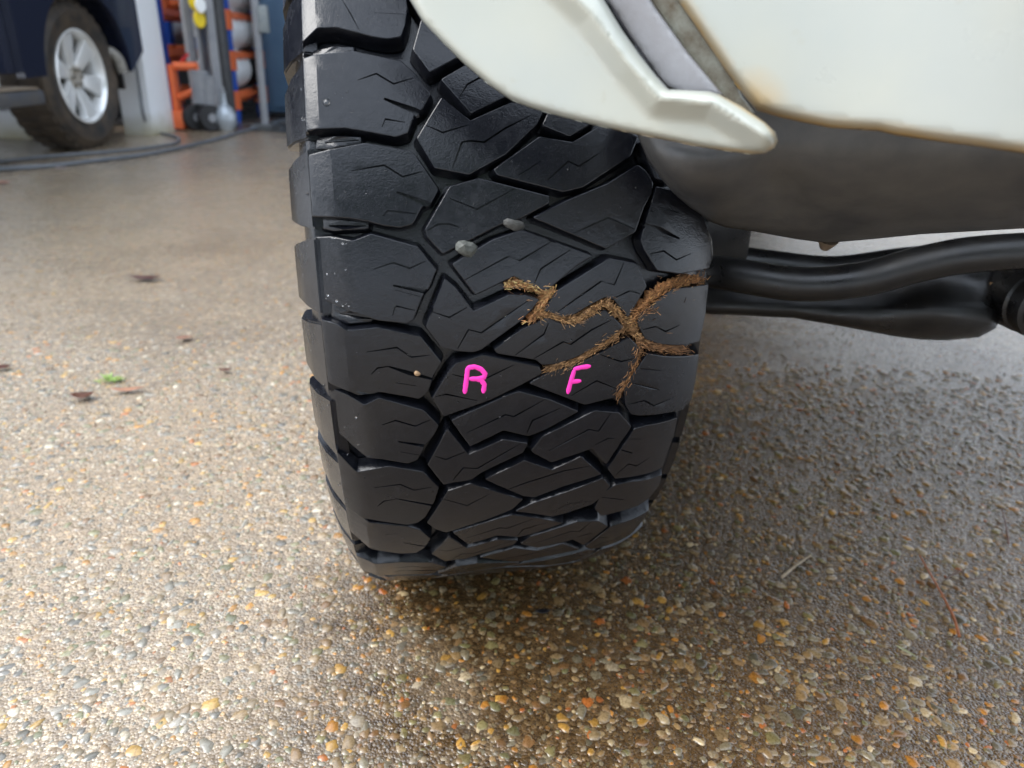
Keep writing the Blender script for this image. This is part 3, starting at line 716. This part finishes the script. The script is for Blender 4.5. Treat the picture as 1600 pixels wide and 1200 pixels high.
# suspension
def wtube(name, pts, rad, m_=BLACKM, n=16):
    mb = MB(); P = catmull([at(*p) for p in pts], 6)
    if hasattr(rad, '__len__'): k = len(P); rr = [rad[min(len(rad)-1, int(i/6))]*(1-(i%6)/6)+rad[min(len(rad)-1, int(i/6)+1)]*((i%6)/6) for i in range(k)]
    else: rr = rad
    mb.tube(P, rr, n); return carkid(mb.build(name, m_, None, True))
wtube('stabiliser_bar', [(1070,418,.80),(1150,430,.76),(1250,444,.74),(1350,436,.73),(1440,412,.72),(1540,396,.71),(1750,388,.70),(2200,380,.7)], [.017,.018,.018,.018,.018,.018,.018,.018,.018])
wtube('tie_rod', [(1060,395,.90),(1180,412,.88),(1300,424,.88),(1420,410,.88),(1600,396,.88),(1900,390,.88)], .019)
arm = [(1060,440),(1070,480),(1108,491),(1160,493),(1240,497),(1320,511),(1400,526),(1440,531),(1480,532),(1530,527),(1556,513),(1562,500),(1556,470),(1553,440),(1560,405),(1500,400),(1400,410),(1200,430)]
panel('control_arm', arm, lambda x, y: .82-.00010*(x-1100), BLACKM, 16, .016, .02, 10, bulge=lambda x, y: -.030*math.exp(-((y-500+ (1400-x)*.03)/45)**2)-.018*math.exp(-((x-1470)/60)**2-((y-480)/40)**2))
C0 = at(1602, 468, .76); mb = MB(); Mx = Matrix.Translation(C0) @ Matrix.Rotation(PI/2+.15, 4, 'Z')
mb.lathe([(-.045,.0),(-.045,.018),(-.040,.028),(-.032,.028),(-.030,.033),(-.022,.034),(-.020,.030),(-.012,.031),(-.010,.034),(.03,.034),(.03,.0)], Mx, 32)
bu = carkid(mb.build('bushing', BLACKM, None, True)); mb = MB(); mb.lathe([(-.056,.0),(-.056,.011),(-.046,.012),(-.046,.0)], Mx, 6)
bo = mb.build('bolt', RUST, None, False); bo.parent = bu; bo.matrix_parent_inverse = bu.matrix_parent_inverse.copy() if False else Matrix.Identity(4)
bo.matrix_parent_inverse = (Matrix.Translation(Vector(CAR.location)) @ bu.matrix_parent_inverse).inverted()
bo2 = [at(1548,440,.775), at(1546,470,.775), at(1549,496,.775)]; mb = MB(); mb.tube(catmull(bo2, 4), .004, 8); carkid(mb.build('rust_ring', RUST, None, True))
mb = MB(); a = at(1118,385,.92); mb.box((a.x-.06,.84,.36), (a.x+.02,.97,.52)); carkid(mb.build('steering_knuckle', BLACKM, None, False, bevel=.012))
# body mass above and behind (in the car's own direction)
Mcar = Matrix.Translation((TC.x, TC.y, 0)) @ Matrix.Rotation(YAW, 4, 'Z')
def cbox(name, a, b, m_, bev=.02): mb = MB(); mb.box(a, b, Mcar); return carkid(mb.build(name, m_, None, False, bevel=bev))
cbox('wheel_arch', (-.10,-.42,.90), (1.75,.55,.98), BLACKM)
cbox('front_fender', (-.12,-.30,.985), (1.80,1.0,1.12), WHITE)
cbox('door_panel', (-.13,.60,.62), (1.80,3.6,1.15), WHITE)
cbox('floor_pan', (.02,.62,.52), (1.66,3.5,.615), BLACKM)
cbox('engine_crossmember', (.55,-.05,.46), (1.25,.30,.60), BLACKM)
cbox('cabin', (-.02,.95,1.16), (1.70,3.4,1.80), WHITE, .12)

# ------------------------------------------------------------ workshop building behind
WALLM = mat('white_painted_wall', (.72,.75,.80), .55); n = N(WALLM)
P_ = n.n('ShaderNodeNewGeometry').outputs['Position']; sx = n.n('ShaderNodeSeparateXYZ'); n.l(P_, sx.inputs[0])
lowm = n.math('MULTIPLY', n.ramp(n.math('ADD', sx.outputs[2], n.math('MULTIPLY', n.noise(5, 5, .6, P_), .22)), [(.10, 1), (.26, 0)]), .8)
c = n.mix(n.math('MULTIPLY', n.ramp(n.noise(3, 5, .6, P_), [(.4, 0), (.7, 1)]), .2), (.86,.89,.93), (.70,.72,.75)); n.set('Base Color', n.mix(lowm, c, (.36,.31,.14))); n.bump(n.noise(60, 4, .6, P_), .2, .004)
BY = 5.15
pl_ = at(192, 190, BY).x; pr_ = at(238, 189, BY).x; _q = at(271, 184, 1.0).x; PD_ = pr_/_q
print('pillar', pl_, pr_, at(235,190,BY))
def tbox(name, a, b, m_, label, cat, bev=.01, group=None):
    mb = MB(); mb.box(a, b); return tag(mb.build(name, m_, None, False, bevel=bev), label, cat, group)
tbox('pillar', (pl_, BY, -.05), (pr_, PD_, 3.6), WALLM, 'white painted pillar at the garage corner with yellow stained foot', 'pillar')
tbox('wall', (-9, BY+.35, -.05), (pl_-.9, BY+.55, 3.6), WALLM, 'white painted wall low behind the dark blue car', 'wall')
tbox('wall', (1.9, BY, -.05), (9, BY+.3, 3.6), WALLM, 'white garage wall right of the open doorway, behind the cream car', 'wall')
tbox('roof', (-9.2, BY+.02, 3.62), (9.2, BY+6.2, 3.9), plastic_mat('roof_metal', (.25,.27,.3), (.2,.22,.24)), 'flat metal roof over the open tyre workshop', 'roof')
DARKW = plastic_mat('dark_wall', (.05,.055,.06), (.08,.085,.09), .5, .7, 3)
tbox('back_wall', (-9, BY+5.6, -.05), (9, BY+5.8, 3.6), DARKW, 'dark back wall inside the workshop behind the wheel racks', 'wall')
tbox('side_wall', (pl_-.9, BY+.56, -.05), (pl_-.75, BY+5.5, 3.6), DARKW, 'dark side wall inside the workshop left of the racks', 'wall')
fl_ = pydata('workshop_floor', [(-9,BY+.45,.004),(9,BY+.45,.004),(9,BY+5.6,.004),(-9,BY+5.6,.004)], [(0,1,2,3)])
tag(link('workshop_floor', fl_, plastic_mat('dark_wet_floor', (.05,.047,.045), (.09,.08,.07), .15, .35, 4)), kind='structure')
BLUE = plastic_mat('blue_rack_paint', (.015,.08,.45), (.03,.11,.52), .3, .5, 8); ORNG = plastic_mat('orange_paint', (.86,.19,.06), (.76,.15,.05), .3, .5, 8)
CABB = plastic_mat('slate_blue_paint', (.05,.10,.17), (.07,.13,.20), .35, .55, 5); GREY = plastic_mat('grey_machine', (.22,.23,.25), (.30,.30,.31), .3, .5, 12)
DTYRE = mat('dry_rubber', (.02,.02,.022), .6); SILV = mat('silver_rim', (.78,.79,.80), .35, .15)
YEL = mat('yellow_plastic', (.85,.62,.01), .4); WPL = mat('white_plastic', (.85,.87,.86), .4)
# wheel + tyre thing for racks
def rack_wheel(loc, rz, r, w, silver, label, cat='wheel', grp='wheels stored on the racks'):
    e = empty('stored_wheel', loc, label, cat, grp, rz)
    if silver:
        mb = MB(); mb.lathe([(-w/2,r*.86),(-w/2,r),(-w*.4,r*.96),(-w*.2,r*.86),(w*.2,r*.86),(w*.4,r*.96),(w/2,r),(w/2,r*.86),(w*.3,r*.78),(-w*.3,r*.78)], None, 32, True); mb.build('rim', SILV, e, True)
        mb = MB()
        for k in range(5): mb.box((w*.2,-r*.09,r*.1), (w*.38,r*.09,r*.82), Matrix.Rotation(2*PI*k/5, 4, 'X'))
        mb.lathe([(w*.15,.01),(w*.15,r*.22),(w*.42,r*.2),(w*.42,.01)], None, 16); mb.build('spokes', SILV, e, True, bevel=.004)
    else:
        mb = MB(); mb.lathe([(-w*.4,r*.62),(-w/2,r*.75),(-w/2,r*.93),(-w*.38,r),(w*.38,r),(w/2,r*.93),(w/2,r*.75),(w*.4,r*.62)], None, 32, True); mb.build('tyre', DTYRE, e, True)
    return e
# racks: frame end seen at pixel x, receding to the right
def rack(xa, xb, Y0, Y1, zs, label, depth=.5):
    e = empty('wheel_rack', (xa, Y0, 0), label, 'rack', 'blue and orange racks in the workshop'); L = Vector((xb-xa, Y1-Y0, 0)); d = L.normalized(); nrm = Vector((-d.y, d.x, 0))
    for t in (0, L.length):
        for q in (0, depth):
            mb = MB(); p = d*t+nrm*q; mb.box((p.x-.04,p.y-.04,0),(p.x+.04,p.y+.04,2.4)); mb.build('upright', BLUE, e)
    for z in zs:
        for q in (0, depth):
            mb = MB(); a = nrm*q; b = a+L; mb.tube([a+Vector((0,0,z))+d*.05, b+Vector((0,0,z))-d*.05], .045, 4); mb.build('beam', ORNG, e)
        for t in (0, L.length):
            for q in (0,):
                mb = MB(); p = d*t+nrm*q; mb.box((p.x-.05,p.y-.05,z-.09),(p.x+.05,p.y+.05,z+.05)); mb.build('bracket', ORNG, e)
    return e, d, nrm
YR = 6.2
pA = at(352, 60, YR); pB = at(400, 60, YR+.9)
zA = [at(352, y, YR).z for y in (26, 90, 152)]
zA[2] = max(zA[2], .10)
rk, dd, nn_ = rack(pA.x, pB.x, YR, YR+.9, zA + [1.9], 'tall rack with blue uprights and orange beams holding silver wheels, right one')
Lk = math.hypot(pB.x-pA.x, .9); rz = math.atan2(dd.y, dd.x)
names = ['upper', 'middle', 'lowest']; cnt = 0
for zi, zz in enumerate(zA):
    for j in range(6):
        t = .10+j*(Lk-.2)/5; r = .155; silver = not (zi == 2 and j > 2); p = Vector((pA.x, YR, 0))+dd*t+nn_*.10
        what = ('silver spoked wheel' if silver else 'dark bare tyre'); pos = ['first from the near end', 'second from the near end', 'third from the near end', 'third from the far end', 'second from the far end', 'last at the far end'][j]
        rack_wheel((p.x, p.y, zz+.05+r), rz, r, .13, silver, '%s %s on the %s shelf of the right rack' % (what, pos, names[zi]))
pC = at(262, 60, 7.0); pD = at(325, 60, 7.2)
zB = [at(290, y, 7.0).z for y in (8, 80)]
rk2, d2, n2 = rack(pC.x, pD.x, 7.0, 7.2, zB+[.15, 1.9], 'rack with blue uprights and orange beams behind the orange pallet truck')
for zi, zz in enumerate(zB):
    for j in range(3):
        p = Vector((pC.x, 7.0, 0))+d2*(.15+j*.16)+n2*.25; r = .2
        rack_wheel((p.x, p.y, zz+.05+r), math.atan2(d2.y, d2.x), r, .13, j == 0, '%s %s on the %s shelf of the left rack' % ('silver wheel' if j == 0 else 'dark tyre', ['at left', 'in the middle', 'at right'][j], ['upper', 'lower'][zi]))
# orange pallet truck
Y = 5.55; a = at(268, 97, Y); b = at(283, 178, Y); e = empty('pallet_truck', (a.x, Y, 0), 'bright orange pallet truck standing just right of the white pillar', 'pallet truck')
sc = Y/FPX
def lp(px, py, dy=0): v = at(px, py, Y+dy); return Vector((v.x-a.x, dy, v.z))
mb = MB(); p, q = lp(264,100), lp(284,178); mb.box((p.x,-.05,.015), (q.x-.005,.05,p.z)); mb.build('mast_plate', ORNG, e, False, .012)
mb = MB(); mb.tube([lp(272,103), lp(308,104)], .028, 12); mb.build('upper_arm', ORNG, e, True)
mb = MB(); mb.tube([lp(280,152), lp(304,142)], .024, 12); mb.build('lower_arm', ORNG, e, True)
mb = MB(); p, q = lp(266,172), lp(292,182); mb.box((p.x,-.08,.012), (q.x,.08,p.z)); mb.build('foot', ORNG, e, False, .01)
mb = MB(); mb.tube([lp(282,98), lp(294,84)], .012, 8); mb.build('lever', mat('red_paint', (.5,.02,.02), .4), e, True)
mb = MB(); mb.tube([lp(312,110), lp(314,160)], .06, 14); mb.tube([lp(325,118), lp(326,165)], .045, 12); mb.build('pump_housing', GREY, e, True)
for px_ in (305, 328):
    c0 = lp(px_, 166); mb = MB(); mb.lathe([(-.03,.02),(-.03,.085),(-.02,.09),(.02,.09),(.03,.085),(.03,.02)], Matrix.Translation((c0.x, -.02, .092)) @ Matrix.Rotation(.9+PI/2, 4, 'Z'), 24); w_ = mb.build('wheel', DTYRE, e, True)
    mb = MB(); mb.lathe([(-.032,.0),(-.032,.03),(.032,.03),(.032,.0)], Matrix.Translation((c0.x, -.02, .092)) @ Matrix.Rotation(.9+PI/2, 4, 'Z'), 16); mb.build('hub', GREY, w_, True)
# tyre changer: two posts, head, discs
Y = 5.8; a = at(315, 170, Y); e = empty('tyre_changer', (a.x, Y, 0), 'grey tyre changing machine with two tall posts and yellow discs', 'machine')
for x0, x1 in ((294, 309), (326, 343)):
    p0, p1 = lp(x0, 0), lp(x1, 168); mb = MB(); mb.tube([Vector((p1.x, 0, 0)), Vector((p0.x*.4+p1.x*.6, 0, 1.7))], .04, 4); mb.build('post', GREY, e)
mb = MB(); p0, p1 = lp(311, 60), lp(322, 120); mb.box((p0.x,-.05,p1.z), (p1.x,.1,1.2)); mb.build('column', GREY, e, False, .02)
mb = MB(); p0 = lp(335, 10); mb.box((p0.x-.035, .05, 0), (p0.x+.02, .15, 1.8)); mb.build('rail', plastic_mat('dark_grey_steel', (.08,.08,.085), (.11,.11,.11)), e, False, .01)
for (px_, py_, r_, m_, nm) in ((305, 2, .055, YEL, 'disc'), (312, 30, .05, YEL, 'disc'), (313, 8, .045, WPL, 'reflector')):
    c0 = lp(px_, py_, -.06-(.03 if m_ is WPL else 0)); mb = MB(); mb.lathe([(-.012,.0),(-.012,r_*.9),(-.008,r_),(.008,r_),(.012,r_*.9),(.012,.0)], Matrix.Translation(c0) @ Matrix.Rotation(PI/2+.8, 4, 'Z') @ Matrix.Diagonal((1,.8,1.15,1)), 24); mb.build(nm, m_, e, True)
p0 = at(350, 166, 5.6); e = empty('air_bottle', (p0.x, 5.6, 0), 'small silver round bottle on the workshop floor beside the posts', 'bottle')
mb = MB(); mb.lathe([(0,.0),(0,.05),(.02,.06),(.06,.075),(.11,.078),(.15,.06),(.18,.025),(.24,.02),(.26,.025),(.26,.0)], Matrix.Rotation(-PI/2, 4, 'Y'), 24); mb.build('flask', mat('polished_metal', (.42,.46,.5), .35, .4), e, True)
mb = MB(); mb.tube([(0,0,.26),(0,0,.30)], [.018,.012], 10); mb.build('cap', GREY, e, True)
# cabinet and post
p0, p1 = at(408, 40, 6.6), at(450, 160, 6.6); e = empty('cabinet', (p0.x, 6.6, 0), 'slate blue metal cabinet at the right edge of the doorway view', 'cabinet')
mb = MB(); mb.box((0,0,.06), (p1.x-p0.x+.5,.5,1.35)); mb.build('carcass', CABB, e, False, .012)
mb = MB(); mb.box((.04,-.02,.1), ((p1.x-p0.x+.5)/2-.01,-.003,1.3)); mb.build('door', CABB, e, False, .008)
mb = MB(); mb.box(((p1.x-p0.x+.5)/2+.01,-.02,.1), (p1.x-p0.x+.46,-.003,1.3)); mb.build('door', CABB, e, False, .008)
p0 = at(405, 100, 5.9); e = empty('machine_stand', (p0.x, 5.9, 0), 'thin grey stand with a hanging panel in front of the blue cabinet', 'stand')
mb = MB(); mb.tube([(0,0,0),(.02,0,1.7)], .028, 10); mb.build('post', GREY, e, True)
mb = MB(); mb.box((.03,-.03,.66), (.10,.02,.84)); mb.build('control_panel', plastic_mat('pale_grey', (.20,.23,.24), (.28,.30,.30)), e, False, .01)
mb = MB(); mb.box((-.08,-.12,.0), (.08,.12,.03)); mb.build('base', DARKW, e, False, .01)

# ------------------------------------------------------------ dark blue car at the left
WC = at(99, 128, 4.42); gy = ground(128, 228)
WR = .385; Nn = Vector((1, 0, 0)); D_ = Vector((0, 1, 0))   # along the car (rearward), outward
wc = Vector((WC.x, WC.y, WR)); print('bgwheel', WC, gy)
CB = empty('parked_car', (wc.x, wc.y, 0), 'dark blue car parked beside the white pillar, silver alloy wheel with muddy tyre', 'car')
def Ml(): return Matrix(((Nn.x, D_.x, 0, 0), (Nn.y, D_.y, 0, 0), (0, 0, 1, 0), (0, 0, 0, 1)))
ML = Ml()   # local x = outward, y = rearward
NAVY = mat('dark_blue_car_paint', (.012,.016,.035), .25, coat=.8, coat_rough=.06); BLKP = plastic_mat('black_trim', (.014,.014,.016), (.028,.026,.025), .3, .5, 12)
MUDR = mat('muddy_rubber', (.05,.04,.03), .6); n = N(MUDR); tc = n.co(); n.set('Base Color', n.mix(n.ramp(n.noise(9, 5, .65), [(.35,0),(.65,1)]), (.018,.018,.019), (.085,.062,.042))); n.bump(n.noise(60, 4), .4, .006)
def kid(mb, name, m_, parent=CB, **k): return mb.build(name, m_, parent, **k)
mb = MB(); w = .26; mb.lathe([(-w*.4,.24),(-w/2,.29),(-w*.52,.34),(-w*.43,.376),(-w*.3,WR),(w*.3,WR),(w*.43,.376),(w*.52,.34),(w/2,.29),(w*.4,.24)], Matrix.Translation((0,0,WR)) @ ML, 56, True)
ty2 = kid(mb, 'tyre', MUDR, smooth=True)
tb = MB(); tb.box((-.045,-.020,WR-.006), (.045,.020,WR+.006)); tbm = None
for k in range(34):
    for sgn in (-1, 1):
        a_ = 2*PI*(k+(.5 if sgn > 0 else 0))/34
        if tbm is None:
            o = tb.build('tread_block', MUDR, ty2, False, .003); tbm = o.data
        else: o = bpy.data.objects.new('tread_block', tbm); COL.objects.link(o); o.parent = ty2
        o.matrix_local = Matrix.Translation((0,0,WR)) @ ML @ Matrix.Translation((sgn*.062,0,0)) @ Matrix.Rotation(a_, 4, 'X')
SILB = mat('bright_alloy', (.85,.86,.86), .22, .35)
mb = MB(); mb.lathe([(.10,.235),(.118,.247),(.122,.237),(.10,.223),(.02,.21),(-.08,.21),(-.08,.235)], Matrix.Translation((0,0,WR)) @ ML, 48, True); rm = kid(mb, 'rim', SILB, smooth=True)
mb = MB(); mb.lathe([(.0,.0),(.0,.211),(.012,.211),(.012,.0)], Matrix.Translation((0,0,WR)) @ ML, 40); o = kid(mb, 'brake_disc', plastic_mat('brake_metal', (.06,.055,.05), (.1,.09,.08)), rm, smooth=True)  # dark grey disc behind the spokes
for k in range(6):
    a_ = 2*PI*k/6+.25; mb = MB(); R_ = Matrix.Translation((0,0,WR)) @ ML @ Matrix.Rotation(a_, 4, 'X')
    V = [(.075,-.028,.05),(.075,.028,.05),(.105,-.056,.222),(.105,.056,.222),(.045,-.034,.05),(.045,.034,.05),(.06,-.056,.222),(.06,.056,.222)]
    mb.add([R_ @ Vector(v) for v in V], [(0,1,3,2),(4,6,7,5),(0,4,5,1),(2,3,7,6),(0,2,6,4),(1,5,7,3)]); mb.build('spoke', SILB, rm, False, .008)
mb = MB(); mb.lathe([(.04,.0),(.04,.062),(.085,.056),(.085,.0)], Matrix.Translation((0,0,WR)) @ ML, 24); mb.build('hub', plastic_mat('dirty_hub', (.3,.26,.2), (.45,.43,.4)), rm, True)
for k in range(6):
    a_ = 2*PI*k/6; mb = MB(); mb.lathe([(.084,.0),(.084,.010),(.098,.009),(.098,.0)], Matrix.Translation((0,0,WR)) @ ML @ Matrix.Rotation(a_, 4, 'X') @ Matrix.Translation((0,.042,0)), 6); mb.build('lug_nut', STEEL, rm, False)
# body side with round arch, extruded
def body_side(y0, y1, zb, zt, arch_r, x0, x1):
    P = [(y0, zt), (y0, zb)]; k = 22
    for i in range(k+1):
        a_ = PI-i*PI/k; P.append((arch_r*math.cos(a_), max(zb, WR+.02+arch_r*math.sin(a_)*.98)))
    P += [(y1, zb+.12), (y1, zt)]; V = []; n_ = len(P)
    for x in (x0, x1):
        for (y, z) in P: V.append(ML @ Vector((x, y, z)))
    F = [tuple(range(n_)), tuple(range(2*n_-1, n_-1, -1))]+[(i, (i+1)%n_, (i+1)%n_+n_, i+n_) for i in range(n_)]
    return V, F
mb = MB(); V, F = body_side(-2.6, .66, .42, 1.15, .45, .02, .14); mb.add(V, F); kid(mb, 'side_panel', NAVY)
mb = MB(); V, F = body_side(-.62, .62, .40, .98, .44, .142, .185); mb.add(V, F); kid(mb, 'wheel_arch_flare', NAVY)
mb = MB(); mb.box((-1.7,-2.6,.5), (.018,.64,.9), ML); kid(mb, 'underbody', BLKP)
mb = MB(); mb.box((-1.6,-3.2,1.16), (.10,.6,1.75), ML); kid(mb, 'cabin', NAVY, bevel=.08)
mb = MB(); mb.box((.04,-2.3,.28), (.24,-.58,.35), ML); kid(mb, 'side_step', plastic_mat('step_grey_blue', (.07,.08,.10), (.12,.11,.10), .3, .5, 10), bevel=.02)
mb = MB(); mb.box((.10,-2.25,.352), (.235,-.62,.362), ML); kid(mb, 'step_tread', plastic_mat('dirty_step', (.22,.17,.12), (.3,.25,.2)), bevel=.003)
mb = MB(); mb.box((-1.6,.50,.50), (.10,.72,.84), ML); kid(mb, 'rear_bumper', BLKP, bevel=.03)
mb = MB(); mb.box((-.05,.46,.30), (.10,.49,.62), ML); kid(mb, 'mud_flap', BLKP, bevel=.004)
e0 = at(188, 100, 4.75) - Vector((wc.x, wc.y, 0)); mb = MB(); mb.tube(catmull([e0+Vector((-.22,-.1,.10)), e0+Vector((-.04,0,.06)), e0+Vector((0,.02,-.05))], 5), .030, 16); kid(mb, 'exhaust_pipe', STEEL, smooth=True)
tag(tbox('wall', (-9, 4.7, -.02), (at(40,190,4.7).x, 4.9, .16), WALLM, 'low white kerb wall glimpsed beneath the dark blue car', 'wall'))

# ------------------------------------------------------------ hoses, litter
HOSE = plastic_mat('grey_hose', (.10,.115,.135), (.14,.15,.17), .3, .45, 20)
def hose(pts, r, label):
    P = [ground(px, py, r) if z is None else at(px, py, z) for px, py, z in pts]; mb = MB(); mb.tube(catmull(P, 8), r, 10); return tag(mb.build('hose', HOSE, None, True), label, 'hose', 'grey hoses on the ground')
hose([(200,72,5.1),(211,100,5.1),(218,140,5.1),(224,180,5.08),(236,203,None),(262,210,None),(280,216,None),(272,224,None),(230,231,None),(160,238,None),(80,244,None),(0,252,None),(-90,262,None)], .009, 'grey hose coming down the white pillar and looping on the ground')
hose([(470,180,None),(430,191,None),(395,201,None),(340,217,None),(290,229,None),(230,241,None),(150,251,None),(80,259,None),(0,264,None),(-90,268,None)], .0105, 'grey hose running straight from the doorway across the ground')
def leaf(px, py, L, w, col, rot, label, curl=.3, cat='leaf'):
    P = ground(px, py, .004); V = []; F = []; k = 8
    for i in range(k+1):
        t = i/k; ww = w*math.sin(PI*min(1, t*.98+.02))**.8; z = curl*L*(t-.5)**2*1.6
        for j in (-1, 0, 1): V.append((L*(t-.5), j*ww/2, z+abs(j)*ww*.22+random.uniform(0,.0006)))
    for i in range(k):
        for j in range(2): F.append((i*3+j, i*3+j+1, i*3+4+j, i*3+3+j))
    M = plastic_mat('leaf_'+str(px), col, tuple(c*.6 for c in col), .25, .45, 80); o = link('leaf', pydata('leaf', V, F), M, None, True)
    sm = o.modifiers.new('s', 'SOLIDIFY'); sm.thickness = .0006; o.location = P; o.rotation_euler = (0, 0, rot); return tag(o, label, cat, 'fallen leaves')
leaf(228,437,.085,.030,(.11,.05,.045), .1, 'long dark red leaf lying alone on the gravelly concrete left of the tyre')
leaf(130,622,.040,.028,(.13,.06,.04), .3, 'curled brown leaf left of the green sprig', .6)
leaf(200,611,.060,.016,(.42,.22,.14), .25, 'long pinkish leaf below the green sprig')
leaf(352,580,.026,.014,(.12,.05,.035), .2, 'small dark brown leaf nearest the tyre shoulder', .5)
leaf(288,530,.035,.022,(.30,.17,.12), .5, 'pale reddish leaf between the long dark leaf and the tyre')
leaf(4,576,.030,.020,(.10,.04,.03), .6, 'dark leaf at the left picture edge')
leaf(3,287,.070,.035,(.55,.24,.17), .3, 'pink leaf at the left edge just below the hoses')
leaf(96,264,.060,.030,(.62,.52,.5), .2, 'pale leaf lying against the grey hoses')
leaf(1415,1018,.022,.004,(.30,.30,.17), -.8, 'narrow pale green leaf blade below the reddish twig', .1)
leaf(848,957,.018,.008,(.015,.015,.017), .1, 'tiny black scrap in front of the tyre', .4)
def twig(pts, r, col, label, cat='twig', name='twig'):
    P = [ground(px, py, r+.003) for px, py in pts]; P = catmull(P, 5); mb = MB(); k = len(P); mb.tube([p+Vector((0,0,random.uniform(0,.001))) for p in P], [r*(1-.5*i/k) for i in range(k)], 7)
    return tag(mb.build(name, plastic_mat('twig_'+str(pts[0][0]), col, tuple(c*.6 for c in col), .3, .5, 200), None, True), label, cat, 'twigs on the wet concrete')
twig([(1499,994),(1490,965),(1475,935),(1455,900),(1437,868)], .0019, (.30,.10,.035), 'long curved reddish brown twig on the wet concrete at right')
twig([(1222,902),(1238,888),(1252,878),(1266,868)], .0022, (.34,.26,.17), 'short pale jointed twig left of the reddish one')
twig([(1576,850),(1572,825),(1565,795)], .0014, (.13,.05,.03), 'short dark twig at the right picture edge')
twig([(1478,905),(1500,893),(1512,905),(1535,903),(1548,893)], .0012, (.10,.05,.03), 'dark forked twig with pale buds right of the reddish one')
sp0 = ground(176, 597, 0); bm = bmesh.new()
for i in range(26):
    a_ = random.uniform(0, 2*PI); L = random.uniform(.012,.03); c0 = Vector((random.gauss(0,.008), random.gauss(0,.006), .001)); c1 = c0+Vector((math.cos(a_)*L, math.sin(a_)*L, random.uniform(.003,.012))); s_ = Vector((-math.sin(a_), math.cos(a_), 0))*.0022
    vs = [bm.verts.new(v) for v in (c0, (c0+c1)/2+s_+Vector((0,0,.003)), c1, (c0+c1)/2-s_+Vector((0,0,.003)))]; bm.faces.new(vs)
me = bpy.data.meshes.new('sprig'); bm.to_mesh(me); bm.free(); o = link('sprig', me, mat('fresh_green', (.22,.34,.07), .5)); o.location = sp0; tag(o, 'small fresh green sprig on the ground between brown leaves', 'sprig')

# ------------------------------------------------------------ trees behind the viewer (they show in the wet rubber)
LEAF = mat('tree_leaves', (.05,.085,.025), .5); n = N(LEAF); n.set('Base Color', n.mix(n.noise(1.2, 3), (.05,.12,.02), (.10,.19,.04))); BARK = plastic_mat('bark', (.12,.09,.06), (.2,.16,.12), .7, .9, 20)
def crown_mesh():
    V = []; F = []
    cl = [(Vector((random.gauss(0,1.1), random.gauss(0,1.1), random.uniform(1.6,5.2))), random.uniform(.5,1.0)) for _ in range(34)]
    for c, r in cl:
        for _ in range(170):
            d = Vector((random.gauss(0,1), random.gauss(0,1), random.gauss(0,1))).normalized()*r*random.uniform(.5,1.05); p = c+d
            a_, b_ = Vector((random.gauss(0,1), random.gauss(0,1), random.gauss(0,.6))).normalized()*.09, Vector((random.gauss(0,1), random.gauss(0,1), random.gauss(0,.6))).normalized()*.06
            k = len(V); V += [p-a_, p+b_, p+a_, p-b_]; F.append((k,k+1,k+2,k+3))
    return pydata('crown', V, F)
cm = crown_mesh(); cm.materials.append(LEAF)
mb = MB(); mb.tube([(0,0,-.1),(.05,0,1.2),(-.05,.05,2.6),(0,0,4)], [.18,.14,.10,.05], 10)
for k in range(5):
    a_ = k*1.3; mb.tube([(0,0,1.6+k*.3),(math.cos(a_)*.6,math.sin(a_)*.6,2.5+k*.3),(math.cos(a_)*1.1,math.sin(a_)*1.1,3.2+k*.3)], [.07,.05,.02], 6)
tm = mb.build('trunk', BARK, None, True)
TL = ['leafy tree at the far left end of the row opposite the workshop', 'leafy tree second from the left end of the row', 'slightly smaller leafy tree third from the left end of the row', 'leafy tree just left of the middle of the row', 'leafy tree just right of the middle of the row', 'tall leafy tree third from the right end of the row', 'leafy tree second from the right end of the row', 'leafy tree at the far right end of the row']
for i, (x, y, s_) in enumerate([(-10.5,-9.5,.75),(-7.5,-9,.8),(-4.6,-8.6,.72),(-1.7,-8.6,.95),(1.2,-8.2,1.0),(3.9,-7.6,1.4),(6.7,-7.6,1.3),(9.6,-7.4,1.35)]):
    e = empty('leafy_tree', (x, y, 0), TL[i], 'tree', 'trees opposite the workshop', i*1.1)
    e.scale = (s_, s_, s_); t = tm if i == 0 else bpy.data.objects.new('trunk', tm.data)
    if i: COL.objects.link(t)
    t.parent = e; c = bpy.data.objects.new('crown', cm); COL.objects.link(c); c.parent = e
